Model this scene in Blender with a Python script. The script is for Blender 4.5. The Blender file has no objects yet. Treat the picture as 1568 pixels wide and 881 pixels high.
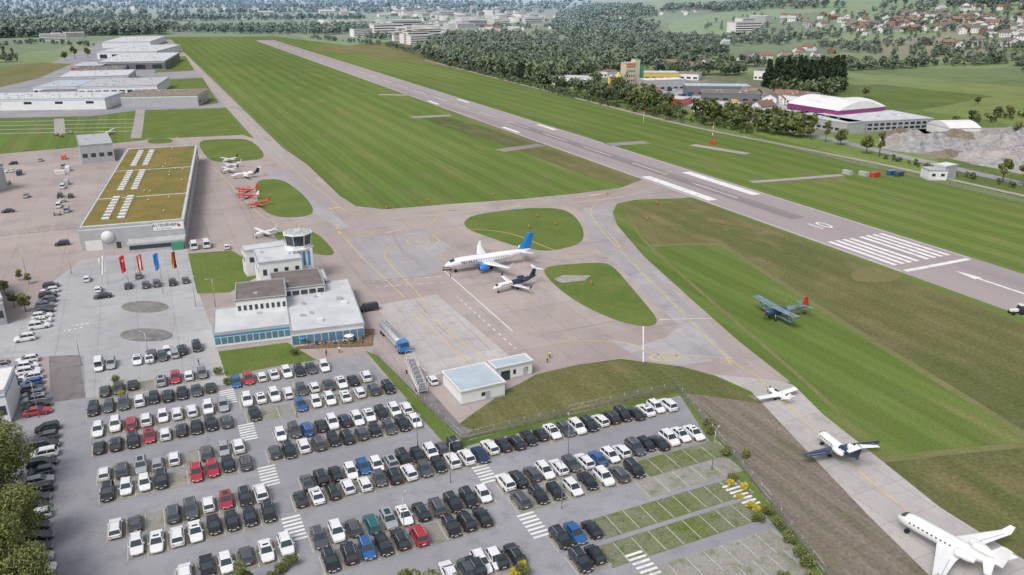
import bpy,bmesh,math,random
import numpy as np
from mathutils import Vector,Matrix
random.seed(7); rng=np.random.default_rng(7)
# ---------------------------------------------------------------- survey frame
H=80.0; F=1219.6; TH=math.atan(451/1220.0); CT,ST=math.cos(TH),math.sin(TH)
A=math.radians(24.6)
def G(x,y,z=0.0):
    u=x-784; v=y-440.5; d=v*CT+F*ST; fw=F*CT-v*ST; t=(H-z)/max(d,2.0)
    return (u*t,fw*t)
def QS(x,y,z=0.0):
    X,Y=G(x,y,z); return (X*math.cos(A)+Y*math.sin(A), -X*math.sin(A)+Y*math.cos(A))
def WQ(q,s): return (q*math.cos(A)-s*math.sin(A), q*math.sin(A)+s*math.cos(A))
def hill(X,Y):
    xf=np.interp(Y,[0,900,1300,1800,2500,6000,12000],[1500,620,490,270,165,350,800])
    d=np.maximum(X-xf,0.0)
    h=72*(1-np.exp(-d/420.0))+.035*np.minimum(d,4000)
    far=np.clip((Y-8500)/3000.0,0,1)
    return h*np.clip(Y/600.0-.6,0,1)*(1+.07*np.sin(X/130.0)*np.sin(Y/170.0))+far*far*230*(1+.35*np.sin(X/900.0)+.2*np.sin(X/370.0+1))
def T(x,y):
    u=x-784; v=y-440.5; d=v*CT+F*ST; fw=F*CT-v*ST; d=max(d,6.0)
    tt=H/d*np.arange(1,1501)/1500.0
    z=H-d*tt; h=hill(u*tt,fw*tt)
    k=np.argmax(z<=h+.001); t=tt[k] if z[k]<=h[k]+.001 else tt[-1]
    return (float(u*t),float(fw*t),float(hill(u*t,fw*t)))
# ---------------------------------------------------------------- materials
MATS={}
def newmat(name):
    m=bpy.data.materials.new(name); m.use_nodes=True; nt=m.node_tree
    b=nt.nodes['Principled BSDF']; return m,nt,b
def N(nt,t,**k):
    n=nt.nodes.new(t)
    for a,b in k.items(): setattr(n,a,b)
    return n
def mixc(nt,fac,a,b,mode='MIX'):
    n=nt.nodes.new('ShaderNodeMixRGB'); n.blend_type=mode
    for i,s in ((0,fac),(1,a),(2,b)):
        if hasattr(s,'is_output'): nt.links.new(s,n.inputs[i])
        elif i==0: n.inputs[0].default_value=s
        else: n.inputs[i].default_value=(*s,1) if len(s)==3 else s
    return n.outputs[0]
def mth(nt,op,a,b=None,c=None,clamp=False):
    n=nt.nodes.new('ShaderNodeMath'); n.operation=op; n.use_clamp=clamp
    for i,s in enumerate((a,b,c)):
        if s is None: continue
        if hasattr(s,'is_output'): nt.links.new(s,n.inputs[i])
        else: n.inputs[i].default_value=s
    return n.outputs[0]
def noise(nt,vec,scale,detail=3,rough=.55):
    n=nt.nodes.new('ShaderNodeTexNoise'); n.inputs['Scale'].default_value=scale
    n.inputs['Detail'].default_value=detail; n.inputs['Roughness'].default_value=rough
    nt.links.new(vec,n.inputs['Vector']); return n.outputs['Fac']
def cramp(nt,f,lo,hi):
    n=nt.nodes.new('ShaderNodeMapRange'); nt.links.new(f,n.inputs[0]); n.inputs[1].default_value=lo; n.inputs[2].default_value=hi
    return n.outputs[0]
def gcoord(nt,sc=(1,1,1)):
    g=N(nt,'ShaderNodeNewGeometry'); m=N(nt,'ShaderNodeMapping'); m.inputs['Rotation'].default_value=(0,0,-A)
    nt.links.new(g.outputs['Position'],m.inputs['Vector'])
    m2=N(nt,'ShaderNodeMapping'); m2.inputs['Scale'].default_value=sc; nt.links.new(m.outputs[0],m2.inputs[0])
    return m.outputs[0],m2.outputs[0]
def ground(name,c1,c2,c3,s1=.03,s2=.3,s3=3.0,fine=.35,aniso=(1,1,1),stripe=None,rough=.95,spec=.15,seam=None):
    m,nt,b=newmat(name); v,va=gcoord(nt,aniso)
    n1=cramp(nt,noise(nt,va,s1,4),.38,.62); col=mixc(nt,n1,c1,c2)
    n2=cramp(nt,noise(nt,va,s2,5,.65),.50,.72); col=mixc(nt,n2,col,c3)
    n3=noise(nt,v,s3,4,.7); k=cramp(nt,n3,.25,.75)
    dark=mixc(nt,k,(1-fine,)*3,(1+fine,)*3); col=mixc(nt,1.0,col,dark,'MULTIPLY')
    sx=N(nt,'ShaderNodeSeparateXYZ'); nt.links.new(v,sx.inputs[0])
    if stripe:
        w=mth(nt,'MULTIPLY',sx.outputs[0],2*math.pi/stripe[0]); wob=mth(nt,'MULTIPLY',noise(nt,va,.05,2),2.0)
        w=mth(nt,'SINE',mth(nt,'ADD',w,wob)); w=cramp(nt,w,-.5,.5); a=stripe[1]
        w2=mth(nt,'SINE',mth(nt,'MULTIPLY',sx.outputs[0],2*math.pi/(stripe[0]*.31))); w2=cramp(nt,w2,-1,1)
        col=mixc(nt,1.0,col,mixc(nt,w,(1-a,)*3,(1+a,)*3),'MULTIPLY')
        col=mixc(nt,1.0,col,mixc(nt,w2,(1-a*.6,)*3,(1+a*.6,)*3),'MULTIPLY')
        big=cramp(nt,noise(nt,va,.006,3),.35,.65); col=mixc(nt,1.0,col,mixc(nt,big,(.86,.90,.88),(1.14,1.08,1.1)),'MULTIPLY')
    if seam:
        for ax,per in ((0,seam),(1,seam*1.6)):
            f=mth(nt,'FRACT',mth(nt,'DIVIDE',sx.outputs[ax],per)); ln=mth(nt,'LESS_THAN',f,.16/per)
            col=mixc(nt,mth(nt,'MULTIPLY',ln,.28),col,(.1,.09,.09))
            fl=mth(nt,'FLOOR',mth(nt,'DIVIDE',sx.outputs[ax],per)); wn=N(nt,'ShaderNodeTexWhiteNoise'); wn.noise_dimensions='1D'; nt.links.new(fl,wn.inputs['W'])
            col=mixc(nt,1.0,col,mixc(nt,wn.outputs['Value'],(.96,.96,.96),(1.04,1.035,1.03)),'MULTIPLY')
    nt.links.new(col,b.inputs['Base Color']); b.inputs['Roughness'].default_value=rough
    b.inputs['Specular IOR Level'].default_value=spec
    MATS[name]=m; return m
def plain(name,c,rough=.6,metal=0,var=.12,scale=1.5,coat=0,spec=.5,emit=None,alpha=None):
    m,nt,b=newmat(name); tc=N(nt,'ShaderNodeTexCoord')
    f=noise(nt,tc.outputs['Object'],scale,4,.6); k=cramp(nt,f,.3,.7)
    col=mixc(nt,k,tuple(x*(1-var) for x in c),tuple(min(1,x*(1+var*.6)) for x in c))
    nt.links.new(col,b.inputs['Base Color']); b.inputs['Roughness'].default_value=rough
    b.inputs['Metallic'].default_value=metal; b.inputs['Specular IOR Level'].default_value=spec
    b.inputs['Coat Weight'].default_value=coat
    if alpha is not None: b.inputs['Alpha'].default_value=alpha
    MATS[name]=m; return m
ground('grass_field',(.105,.165,.034),(.15,.205,.052),(.18,.19,.07),.008,.09,2.0,.34,(1,.2,1),(13,.07))
ground('grass_rough',(.115,.13,.045),(.16,.155,.065),(.20,.17,.09),.015,.12,1.4,.42,(1,.5,1),(9,.045))
ground('grass_lawn',(.10,.16,.035),(.14,.185,.045),(.17,.165,.06),.06,.3,2.2,.36)
ground('grass_dry',(.16,.16,.065),(.21,.19,.095),(.13,.155,.05),.03,.25,1.6,.35,(1,.3,1))
ground('track_grass',(.20,.19,.09),(.165,.175,.065),(.14,.165,.05),.05,.3,2,.3)
ground('apron_asphalt',(.365,.31,.295),(.42,.365,.345),(.30,.265,.26),.012,.06,2.5,.10,(1,1,1),None,.9,.15,7.5)
ground('runway_asphalt',(.33,.285,.29),(.385,.34,.34),(.26,.23,.24),.02,.05,2,.12,(1,.05,1),None,.9)
ground('taxi_asphalt',(.35,.31,.305),(.40,.36,.35),(.29,.265,.265),.02,.08,2,.10,(1,.25,1),None,.9)
ground('patch_asphalt',(.355,.335,.35),(.395,.38,.395),(.30,.285,.30),.03,.1,2,.08,(1,1,1),None,.9,.15,6)
ground('light_concrete',(.43,.41,.40),(.485,.46,.445),(.37,.355,.35),.04,.3,2,.08,(1,1,1),None,.9,.15,5)
ground('dark_asphalt',(.19,.17,.175),(.24,.22,.225),(.14,.13,.14),.05,.3,3,.15)
ground('parking_asphalt',(.275,.275,.30),(.335,.33,.35),(.24,.24,.265),.03,.3,3,.12,(1,1,1),None,.9)
ground('forecourt_paving',(.38,.38,.40),(.43,.43,.44),(.33,.335,.35),.04,.25,3,.1,(1,1,1),None,.9,.15,9)
ground('grass_paver',(.28,.265,.24),(.32,.305,.28),(.17,.19,.085),.05,.35,4,.35)
ground('grass_paver_green',(.21,.215,.15),(.15,.175,.065),(.09,.135,.03),.08,.5,2.5,.4)
ground('bare_soil',(.20,.165,.14),(.25,.21,.175),(.155,.15,.085),.03,.25,1.5,.35,(1,.2,1),(4,.07))
ground('gravel_dark',(.17,.16,.16),(.23,.22,.21),(.30,.29,.28),.1,.6,5,.4)
ground('gravel_light',(.31,.285,.275),(.38,.35,.335),(.22,.21,.20),.04,.2,1.2,.4)
ground('white_paint',(.72,.71,.70),(.79,.78,.77),(.52,.49,.48),.1,.35,2,.08)
ground('yellow_paint',(.60,.46,.16),(.66,.51,.22),(.45,.38,.26),.1,.5,2,.1)
ground('stall_line',(.50,.49,.47),(.56,.55,.53),(.36,.36,.32),.1,.5,2,.1)
ground('tyre_wear',(.23,.205,.21),(.29,.26,.26),(.33,.295,.295),.02,.05,2,.12,(1,.04,1))
ground('village_ground',(.12,.15,.06),(.22,.21,.18),(.30,.28,.25),.01,.03,.5,.25)
def sedum():
    m,nt,b=newmat('sedum_roof'); v,va=gcoord(nt)
    n1=cramp(nt,noise(nt,v,.10,5,.7),.42,.58); n2=cramp(nt,noise(nt,v,.6,5,.7),.47,.62); n3=cramp(nt,noise(nt,v,2.5,4,.7),.3,.7)
    c=mixc(nt,n1,(.12,.155,.03),(.23,.18,.045)); c=mixc(nt,n2,c,(.27,.14,.04)); c=mixc(nt,1.0,c,mixc(nt,n3,(.55,.55,.55),(1.4,1.4,1.35)),'MULTIPLY')
    nt.links.new(c,b.inputs['Base Color']); b.inputs['Roughness'].default_value=1; MATS['sedum_roof']=m
sedum()
def terrain_mat():
    m,nt,b=newmat('countryside'); g=N(nt,'ShaderNodeNewGeometry'); sx=N(nt,'ShaderNodeSeparateXYZ'); nt.links.new(g.outputs['Position'],sx.inputs[0])
    mp=N(nt,'ShaderNodeMapping'); mp.inputs['Rotation'].default_value=(0,0,-.5); mp.inputs['Scale'].default_value=(1/150,1/230,0)
    nt.links.new(g.outputs['Position'],mp.inputs[0])
    vo=N(nt,'ShaderNodeTexVoronoi'); vo.inputs['Scale'].default_value=1; vo.inputs['Randomness'].default_value=.8; nt.links.new(mp.outputs[0],vo.inputs['Vector'])
    r=N(nt,'ShaderNodeValToRGB'); nt.links.new(vo.outputs['Color'],r.inputs[0]); e=r.color_ramp.elements; r.color_ramp.interpolation='CONSTANT'
    e[0].color=(.13,.185,.05,1); e[1].position=.88; e[1].color=(.21,.19,.10,1)
    for p,c in ((.25,(.165,.225,.065)),(.42,(.12,.16,.05)),(.55,(.185,.225,.08)),(.68,(.135,.18,.055))):
        q=e.new(p); q.color=(*c,1)
    nn=cramp(nt,noise(nt,g.outputs['Position'],.03,6,.7),.3,.7)
    c=mixc(nt,1.0,r.outputs[0],mixc(nt,nn,(.8,.8,.8),(1.2,1.2,1.18)),'MULTIPLY')
    n2=cramp(nt,noise(nt,g.outputs['Position'],.4,5,.7),.3,.7); c=mixc(nt,1.0,c,mixc(nt,n2,(.8,.8,.8),(1.2,1.2,1.2)),'MULTIPLY')
    hz=cramp(nt,sx.outputs[1],700,7000); c=mixc(nt,mth(nt,'MULTIPLY',mth(nt,'POWER',hz,.65),.97),c,(.40,.48,.55))  # aerial haze painted into the base colour: paler and bluer farther out
    nt.links.new(c,b.inputs['Base Color']); b.inputs['Roughness'].default_value=1; b.inputs['Specular IOR Level'].default_value=.1
    MATS['countryside']=m
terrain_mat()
def leafmat(name,c1,c2,haze=0):
    m,nt,b=newmat(name); at=N(nt,'ShaderNodeAttribute'); at.attribute_name='tint'
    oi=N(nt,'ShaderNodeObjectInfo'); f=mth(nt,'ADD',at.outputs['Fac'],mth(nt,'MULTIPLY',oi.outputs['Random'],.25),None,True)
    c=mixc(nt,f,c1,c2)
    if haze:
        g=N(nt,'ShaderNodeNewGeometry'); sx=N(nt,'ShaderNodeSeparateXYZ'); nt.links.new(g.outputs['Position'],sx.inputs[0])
        hz=cramp(nt,sx.outputs[1],600,5500); c=mixc(nt,mth(nt,'MULTIPLY',mth(nt,'POWER',hz,.6),.95),c,(.34,.45,.54))  # far foliage blended to pale blue, haze baked into the leaf colour
    nt.links.new(c,b.inputs['Base Color']); b.inputs['Roughness'].default_value=.8; b.inputs['Specular IOR Level'].default_value=.2
    MATS[name]=m
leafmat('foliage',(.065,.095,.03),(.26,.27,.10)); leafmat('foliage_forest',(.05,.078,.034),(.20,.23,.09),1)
leafmat('foliage_conifer',(.018,.035,.02),(.06,.085,.04)); leafmat('foliage_yellow',(.35,.30,.03),(.68,.58,.06))
P=plain
P('bark',(.10,.075,.05),.9); P('wall_white',(.76,.76,.76),.7,var=.07,scale=.5); P('wall_grey',(.42,.43,.45),.7,scale=.4); P('wall_dark',(.16,.165,.175),.7)
P('roof_grey',(.45,.46,.47),.8,var=.15,scale=.25); P('roof_light',(.56,.575,.59),.8,var=.15,scale=.2); P('roof_dark',(.18,.155,.145),.9,var=.25,scale=.3)
P('roof_brown',(.25,.195,.15),.9,var=.25,scale=.2); P('roof_blue',(.44,.51,.57),.7,scale=.3); P('roof_red',(.27,.15,.11),.9,var=.3); P('roof_tile',(.22,.135,.10),.9,var=.3)
P('roof_white',(.74,.73,.72),.7,var=.08,scale=.2); P('metal_trim',(.55,.56,.58),.4,.5); P('glass_dark',(.03,.045,.055),.08,0,spec=.8); P('glass_blue',(.10,.22,.32),.1,spec=.8)
P('blue_trim',(.03,.30,.62),.5); P('magenta',(.26,.05,.19),.6); P('red_paint',(.60,.03,.03),.35,coat=.5); P('orange_paint',(.72,.12,.03),.35,coat=.5)
P('navy_paint',(.02,.035,.09),.25,coat=.6); P('plane_white',(.82,.82,.82),.3,var=.03,coat=.4); P('plane_blue',(.02,.22,.62),.3,coat=.4); P('tyre',(.02,.02,.02),.9)
P('teal_paint',(.03,.07,.11),.4,coat=.3); P('wing_blue',(.17,.25,.30),.4,var=.5,scale=.8,coat=.2); P('steel',(.45,.46,.48),.35,.7); P('yellow_solid',(.66,.48,.12),.6); P('green_solid',(.07,.26,.15),.6); P('wood',(.22,.14,.08),.8)
P('wire_mesh',(.35,.36,.36),.6,.3,alpha=.2); P('black_trim',(.02,.02,.022),.5); P('hub',(.35,.35,.37),.35,.7); P('beige_wall',(.58,.54,.40),.7); P('skin',(.5,.3,.22),.6); P('hi_vis',(.65,.6,.05),.6); P('trousers',(.04,.05,.09),.8); P('hair',(.05,.03,.02),.8); P('stone_grey',(.32,.31,.32),.9,var=.4,scale=.4)
P('lamp_white',(.85,.85,.82),.2); P('lamp_red',(.45,.01,.01),.3)
CARC={'w':(.78,.78,.79),'k':(.022,.022,.026),'g':(.095,.10,.11),'s':(.42,.43,.45),'n':(.02,.045,.11),'b':(.03,.13,.36),'r':(.42,.02,.035),'t':(.01,.15,.16),'m':(.21,.21,.22)}
for k,c in CARC.items(): P('car_'+k,c,.28,.25 if k not in 'wr' else 0,.03,coat=.8)
# ---------------------------------------------------------------- mesh builder
class MB:
    def __init__(s): s.v=[];s.f=[];s.mi=[];s.mn=[];s.M=Matrix.Identity(4);s.sm=[]
    def mat(s,n):
        if n not in s.mn: s.mn.append(n)
        return s.mn.index(n)
    def add(s,vs,fs,mat,smooth=False):
        o=len(s.v); s.v+=[tuple(s.M@Vector(p)) for p in vs]; k=s.mat(mat) if isinstance(mat,str) else None
        for i,f in enumerate(fs):
            s.f.append([o+j for j in f]); s.mi.append(k if k is not None else s.mat(mat[i])); s.sm.append(smooth)
    def box(s,x0,x1,y0,y1,z0,z1,mat,top=None):
        vs=[(x0,y0,z0),(x1,y0,z0),(x1,y1,z0),(x0,y1,z0),(x0,y0,z1),(x1,y0,z1),(x1,y1,z1),(x0,y1,z1)]
        fs=[(3,2,1,0),(4,5,6,7),(0,1,5,4),(1,2,6,5),(2,3,7,6),(3,0,4,7)]
        s.add(vs,fs,[mat,top or mat,mat,mat,mat,mat])
    def loft(s,secs,mat,cap=True,smooth=False):
        n=len(secs[0]); vs=[p for c in secs for p in c]; fs=[];ms=[]
        for i in range(len(secs)-1):
            for j in range(n):
                fs.append((i*n+j,i*n+(j+1)%n,(i+1)*n+(j+1)%n,(i+1)*n+j)); ms.append(mat if isinstance(mat,str) else mat[i])
        if cap:
            fs.append(tuple(range(n))[::-1]); ms.append(ms[0]); fs.append(tuple(range((len(secs)-1)*n,len(secs)*n))); ms.append(ms[-2])
        s.add(vs,fs,ms,smooth)
    def cyl(s,p0,p1,r0,r1,n,mat,smooth=True):
        p0=Vector(p0);p1=Vector(p1);d=(p1-p0).normalized(); a=d.orthogonal().normalized(); b=d.cross(a)
        mk=lambda p,r:[tuple(p+a*r*math.cos(2*math.pi*i/n)+b*r*math.sin(2*math.pi*i/n)) for i in range(n)]
        s.loft([mk(p0,r0),mk(p1,r1)],mat,True,smooth)
    def gable(s,x0,x1,y0,y1,z0,z1,ov,wall,roof):
        ym=(y0+y1)/2
        s.add([(x0,y0,z0),(x0,y1,z0),(x0,ym,z1),(x1,y0,z0),(x1,y1,z0),(x1,ym,z1)],[(0,2,1),(3,4,5)],wall)
        sl=(z1-z0)/(ym-y0); t=.18
        for sg,ye in ((1,y0),(-1,y1)):
            yo=ye-sg*ov; zo=z0-ov*sl
            s.add([(x0-ov,yo,zo+.02),(x1+ov,yo,zo+.02),(x1+ov,ym,z1+.02),(x0-ov,ym,z1+.02),(x0-ov,yo,zo+t),(x1+ov,yo,zo+t),(x1+ov,ym,z1+t),(x0-ov,ym,z1+t)],
                  [(3,2,1,0),(4,5,6,7),(0,1,5,4),(1,2,6,5),(3,0,4,7)],roof)
    def mesh(s,name):
        me=bpy.data.meshes.new(name); me.from_pydata(s.v,[],s.f)
        for n in s.mn: me.materials.append(MATS[n])
        me.polygons.foreach_set('material_index',s.mi); me.polygons.foreach_set('use_smooth',s.sm); me.update()
        bm=bmesh.new(); bm.from_mesh(me); bmesh.ops.recalc_face_normals(bm,faces=bm.faces); bm.to_mesh(me); bm.free(); return me
    def obj(s,name,parent=None,loc=(0,0,0),rz=0):
        if not s.v: return None
        o=link(name,s.mesh(name),parent); o.location=loc; o.rotation_euler=(0,0,rz); return o
def link(name,data,parent=None):
    o=bpy.data.objects.new(name,data); bpy.context.scene.collection.objects.link(o)
    if parent: o.parent=parent
    return o
def empty(name,loc,rz=0):
    o=link(name,None); o.empty_display_size=.5; o.location=loc; o.rotation_euler=(0,0,rz); return o
# ---------------------------------------------------------------- sheets
def chaikin(p,n):
    for _ in range(n):
        q=[]
        for i in range(len(p)):
            a=p[i];b=p[(i+1)%len(p)]; q+=[(a[0]*.78+b[0]*.22,a[1]*.78+b[1]*.22),(a[0]*.22+b[0]*.78,a[1]*.22+b[1]*.78)]
        p=q
    return p
def sheetw(name,pts,z,mat,thick=0):
    bm=bmesh.new(); vs=[bm.verts.new((x,y,z)) for x,y in pts]; f=bm.faces.new(vs)
    f.normal_update()
    if f.normal.z<0: f.normal_flip()
    if thick:
        r=bmesh.ops.extrude_face_region(bm,geom=[f]); 
        for v in r['geom']:
            if isinstance(v,bmesh.types.BMVert): v.co.z-=thick
        bmesh.ops.recalc_face_normals(bm,faces=bm.faces)
    bmesh.ops.triangulate(bm,faces=[f for f in bm.faces if len(f.verts)>4])
    me=bpy.data.meshes.new(name); bm.to_mesh(me); bm.free(); me.materials.append(MATS[mat]); return link(name,me)
def sheet(name,px,z,mat,sm=0,thick=0):
    p=[G(*q) for q in px]
    if sm: p=chaikin(p,sm)
    return sheetw(name,p,z,mat,thick)
def rqs(name,q0,q1,s0,s1,z,mat): return sheetw(name,[WQ(q0,s0),WQ(q1,s0),WQ(q1,s1),WQ(q0,s1)],z,mat)
def catmull(p,n=8):
    out=[]; P_=[p[0]]+list(p)+[p[-1]]
    for i in range(1,len(P_)-2):
        a,b,c,d=[np.array(P_[i+k],float) for k in (-1,0,1,2)]
        for j in range(n):
            t=j/n; out.append(tuple(.5*((2*b)+(-a+c)*t+(2*a-5*b+4*c-d)*t*t+(-a+3*b-3*c+d)*t**3)))
    out.append(tuple(p[-1])); return out
def ribmb(mb,pts,w,z,mat,dash=None):
    acc=0
    L=[];R=[]
    for i,p in enumerate(pts):
        a=pts[max(i-1,0)];b=pts[min(i+1,len(pts)-1)]; dx,dy=b[0]-a[0],b[1]-a[1]; l=math.hypot(dx,dy) or 1; nx,ny=-dy/l*w/2,dx/l*w/2
        L.append((p[0]+nx,p[1]+ny,z));R.append((p[0]-nx,p[1]-ny,z))
    for i in range(len(pts)-1):
        if dash:
            acc+=math.dist(pts[i][:2],pts[i+1][:2])
            if (acc//dash)%2: continue
        mb.add([R[i],R[i+1],L[i+1],L[i]],[(0,1,2,3)],mat)
def ribbon(name,px,w,z,mat,smooth=True,dash=None):
    p=[G(*q) for q in px]
    if smooth and len(p)>2: p=catmull(p)
    if dash:
        q=[p[0]]
        for a,b in zip(p,p[1:]):
            n=max(1,int(math.dist(a,b)/(dash*.5)))
            q+=[(a[0]+(b[0]-a[0])*k/n,a[1]+(b[1]-a[1])*k/n) for k in range(1,n+1)]
        p=q
    mb=MB(); ribmb(mb,p,w,z,mat,dash); return mb.obj(name)
# terrain
xs=np.unique(np.concatenate([np.linspace(-14000,-700,24),np.linspace(-700,2700,110),np.linspace(2700,14000,30)]))
ys=np.unique(np.concatenate([np.linspace(-1500,0,6),np.linspace(0,3200,120),np.linspace(3200,15000,50)]))
XX,YY=np.meshgrid(xs,ys); ZZ=hill(XX,YY); nx,ny=len(xs),len(ys)
me=bpy.data.meshes.new('terrain'); idx=np.arange(nx*ny).reshape(ny,nx)
q=np.stack([idx[:-1,:-1],idx[:-1,1:],idx[1:,1:],idx[1:,:-1]],-1).reshape(-1,4)
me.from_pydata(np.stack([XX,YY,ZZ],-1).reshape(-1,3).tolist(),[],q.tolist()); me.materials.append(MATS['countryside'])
me.polygons.foreach_set('use_smooth',[True]*len(me.polygons)); link('terrain',me)
sheet('airfield_grass',[(235,57),(420,56),(650,84),(900,143),(1568,305),(2300,480),(2300,900),(-700,900),(-700,236),(0,215),(130,170),(215,120)],.012,'grass_field')
sheet('rough_grass',[(945,312),(1065,306),(1700,545),(1700,745),(1568,660),(1105,376),(1000,378)],.024,'grass_rough')
sheet('rough_grass',[(1250,640),(1340,704),(1590,682),(1900,900),(1568,880),(1330,710)],.025,'grass_rough',)
sheet('rough_grass',[(470,75),(620,62),(655,84),(800,120),(700,105),(560,86)],.024,'grass_dry')
for s in ([(500,90),(700,150),(830,215),(820,225),(690,172),(480,92)],[(760,228),(850,222),(985,272),(960,285),(860,240)],[(1160,275),(1290,268),(1300,276),(1180,283)]): sheet('dry_grass_strip',s,.026,'grass_dry',1)
sheet('dry_grass_strip',[(640,182),(690,178),(980,275),(940,286),(780,225)],.0275,'grass_rough',1)
ribbon('grass_track',[(995,378),(1050,374),(1105,375)],2.2,.03,'track_grass')
ribbon('grass_track',[(1105,375),(1300,500),(1480,610),(1590,682)],2.2,.031,'track_grass')
ribbon('grass_track',[(1340,706),(1450,693),(1590,680)],1.8,.032,'track_grass')
ribbon('grass_track',[(960,330),(990,372),(1090,462),(1250,600),(1345,700)],1.2,.033,'track_grass')
for i,k in enumerate((3.42,3.75,4.3)): ribbon('grass_track',[(188+k*120,109),(188+k*230,219),(188+k*330,319)],1.2,.0335+i*.0002,'track_grass')
sheet('bare_grass_patch',[(1300,420),(1330,405),(1385,420),(1370,432),(1310,432)],.034,'grass_dry',1)
# runway
qk=lambda k:QS(188+k*300,289)[0]
q0,q1=qk(2.78),qk(3.20); qc=(q0+q1)/2
sfar=QS(408,62)[1]; sth=QS(1432,406)[1]
rqs('runway',q0,q1,sth-420,sfar,.05,'runway_asphalt')
rqs('runway_wear',qc-3.5,qc+3.5,sth+60,sth+320,.058,'tyre_wear')
mk=MB()
def rq(qa,qb,sa,sb,mat='white_paint',z=.07):
    mk.add([(*WQ(qa,sa),z),(*WQ(qb,sa),z),(*WQ(qb,sb),z),(*WQ(qa,sb),z)],[(0,1,2,3)],mat)
rq(q0+2.2,q1-2.2,sth-1.2,sth+.6)
spf=QS(1297,366)[1]
for i in range(4):
    for sg in (-1,1):
        a=qc+sg*(1.5+i*3.2); rq(min(a,a+sg*1.7),max(a,a+sg*1.7),sth+5,spf)
s=sth+95
while s<sfar-40: rq(qc-.25,qc+.25,s,s+30); s+=50
rq(q0+.8,q0+1.1,sth,sfar); rq(q1-1.1,q1-.8,sth,sfar)
for (x,y,l,w) in ((1033,288,50,4.6),(783,199,24,2.6),(668,157,24,2.6)):
    c=QS(x,y)[1]; off=(q1-q0)*.5-2.6-w/2
    for sg in (-1,1): rq(qc+sg*off-w/2,qc+sg*off+w/2,c-l/2,c+l/2)
c=QS(1525,437)[1]; rq(qc-.5,qc+.5,c-14,c+6)
mk.add([(*WQ(qc-1.6,c+6),.07),(*WQ(qc+1.6,c+6),.07),(*WQ(qc,c+14),.07)],[(0,1,2)],'white_paint')
mk.obj('runway_markings')
def text(name,body,size,mat,parent,loc,rot,sx=1,ext=.0):
    c=bpy.data.curves.new(name,'FONT'); c.body=body; c.size=size; c.align_x='CENTER'; c.align_y='CENTER'; c.extrude=ext; c.materials.append(MATS[mat])
    o=link(name,c,parent); o.location=loc; o.rotation_euler=rot; o.scale=(sx,1,1); return o
cn=WQ(qc,QS(1253,347)[1]); text('runway_number','10',11,'white_paint',None,(cn[0],cn[1],.075),(0,0,A),.75)
# taxiways and apron
rqs('taxiway',QS(188+.90*176,165)[0],QS(188+1.03*176,165)[0],QS(520,318)[1],QS(262,61)[1],.048,'taxi_asphalt')
sheet('apron',[(0,236),(118,226),(240,213),(372,207),(400,216),(420,218),(470,252),(520,300),(545,316),(590,321),(700,312),(800,305),(890,296),(950,288),(982,276),(1000,262),(1090,300),
  (1040,304),(975,306),(945,312),(938,326),(945,345),(985,392),(1060,460),(1130,522),(1210,585),(1180,595),(1092,575),(1045,562),(950,550),(880,560),(820,574),(775,600),(705,652),(640,620),(500,560),(300,620),(130,640),(0,640),(-300,640),(-300,300)],.042,'apron_asphalt')
sheet('taxiway',[(1092,574),(1190,583),(1215,590),(1260,635),(1330,690),(1440,778),(1580,865),(1800,1010),(1650,1010),(1425,884),(1330,790),(1225,680),(1150,600)],.054,'light_concrete')
sheet('taxiway_patch',[(893,318),(940,318),(935,345),(985,395),(1055,460),(1110,520),(1135,550),(1100,550),(1010,548),(1000,535),(980,530),(1020,517),(1040,500),(1010,470),(960,420),(905,372)],.055,'patch_asphalt')
sheet('apron_patch',[(605,362),(650,352),(690,378),(665,395),(690,412),(640,425)],.055,'patch_asphalt')
sheet('apron_patch',[(530,366),(600,362),(640,425),(570,430)],.056,'patch_asphalt')
sheet('apron_slab',[(578,468),(668,451),(780,545),(660,577),(600,520)],.057,'light_concrete')
sheet('apron_patch',[(920,515),(980,530),(1100,552),(1040,560),(985,552)],.056,'patch_asphalt')
sheet('apron_patch',[(410,262),(432,262),(470,300),(540,350),(520,352),(440,300)],.055,'patch_asphalt')
ribbon('tyre_streaks',[(540,330),(700,328),(860,312),(960,300),(1010,285)],3,.0445,'taxi_asphalt')
ribbon('tyre_streaks',[(920,330),(960,385),(1060,480),(1140,560)],2.5,.0585,'taxi_asphalt')
for p in ([(300,216),(340,213),(384,213),(412,243),(360,248),(320,248)],[(388,276),(432,274),(465,298),(482,322),(472,332),(425,334),(398,320)],
  [(709,340),(726,329),(800,319),(858,319),(880,330),(893,350),(894,367),(880,377),(838,386),(790,378),(750,364),(716,352)],
  [(830,416),(842,407),(915,402),(938,406),(975,450),(1007,488),(1004,498),(985,501),(945,492),(895,470),(855,443)],
  [(412,356),(480,351),(516,388),(500,393),(440,380)],[(246,240),(272,238),(280,249),(250,252)],[(225,214),(262,212),(266,219),(228,221)]):
    sheet('grass_island',p,.075,'grass_lawn',2)
sheet('gravel_patch',[(848,428),(862,422),(905,422),(895,430),(860,434)],.085,'gravel_light')
for p in ([(288,389),(355,384),(392,407),(402,420),(352,448),(302,450)],[(334,539),(440,525),(485,552),(420,562),(346,577)]): sheet('lawn',p,.08,'grass_lawn')
sheet('grass_verge',[(700,652),(716,640),(775,598),(822,575),(885,559),(950,550),(1045,562),(1092,575),(1165,618),(1040,601),(950,620),(705,674)],.06,'grass_rough')
sheet('grass_verge',[(560,538),(578,545),(712,676),(690,690)],.075,'grass_lawn')
sheet('grass_verge',[(1040,604),(1050,602),(1112,690),(1180,772),(1270,886),(1250,886),(1165,780),(1105,705)],.0605,'grass_lawn')
sheet('bare_ground',[(638,607),(660,600),(706,652),(724,660),(708,672)],.078,'dark_asphalt')
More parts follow.
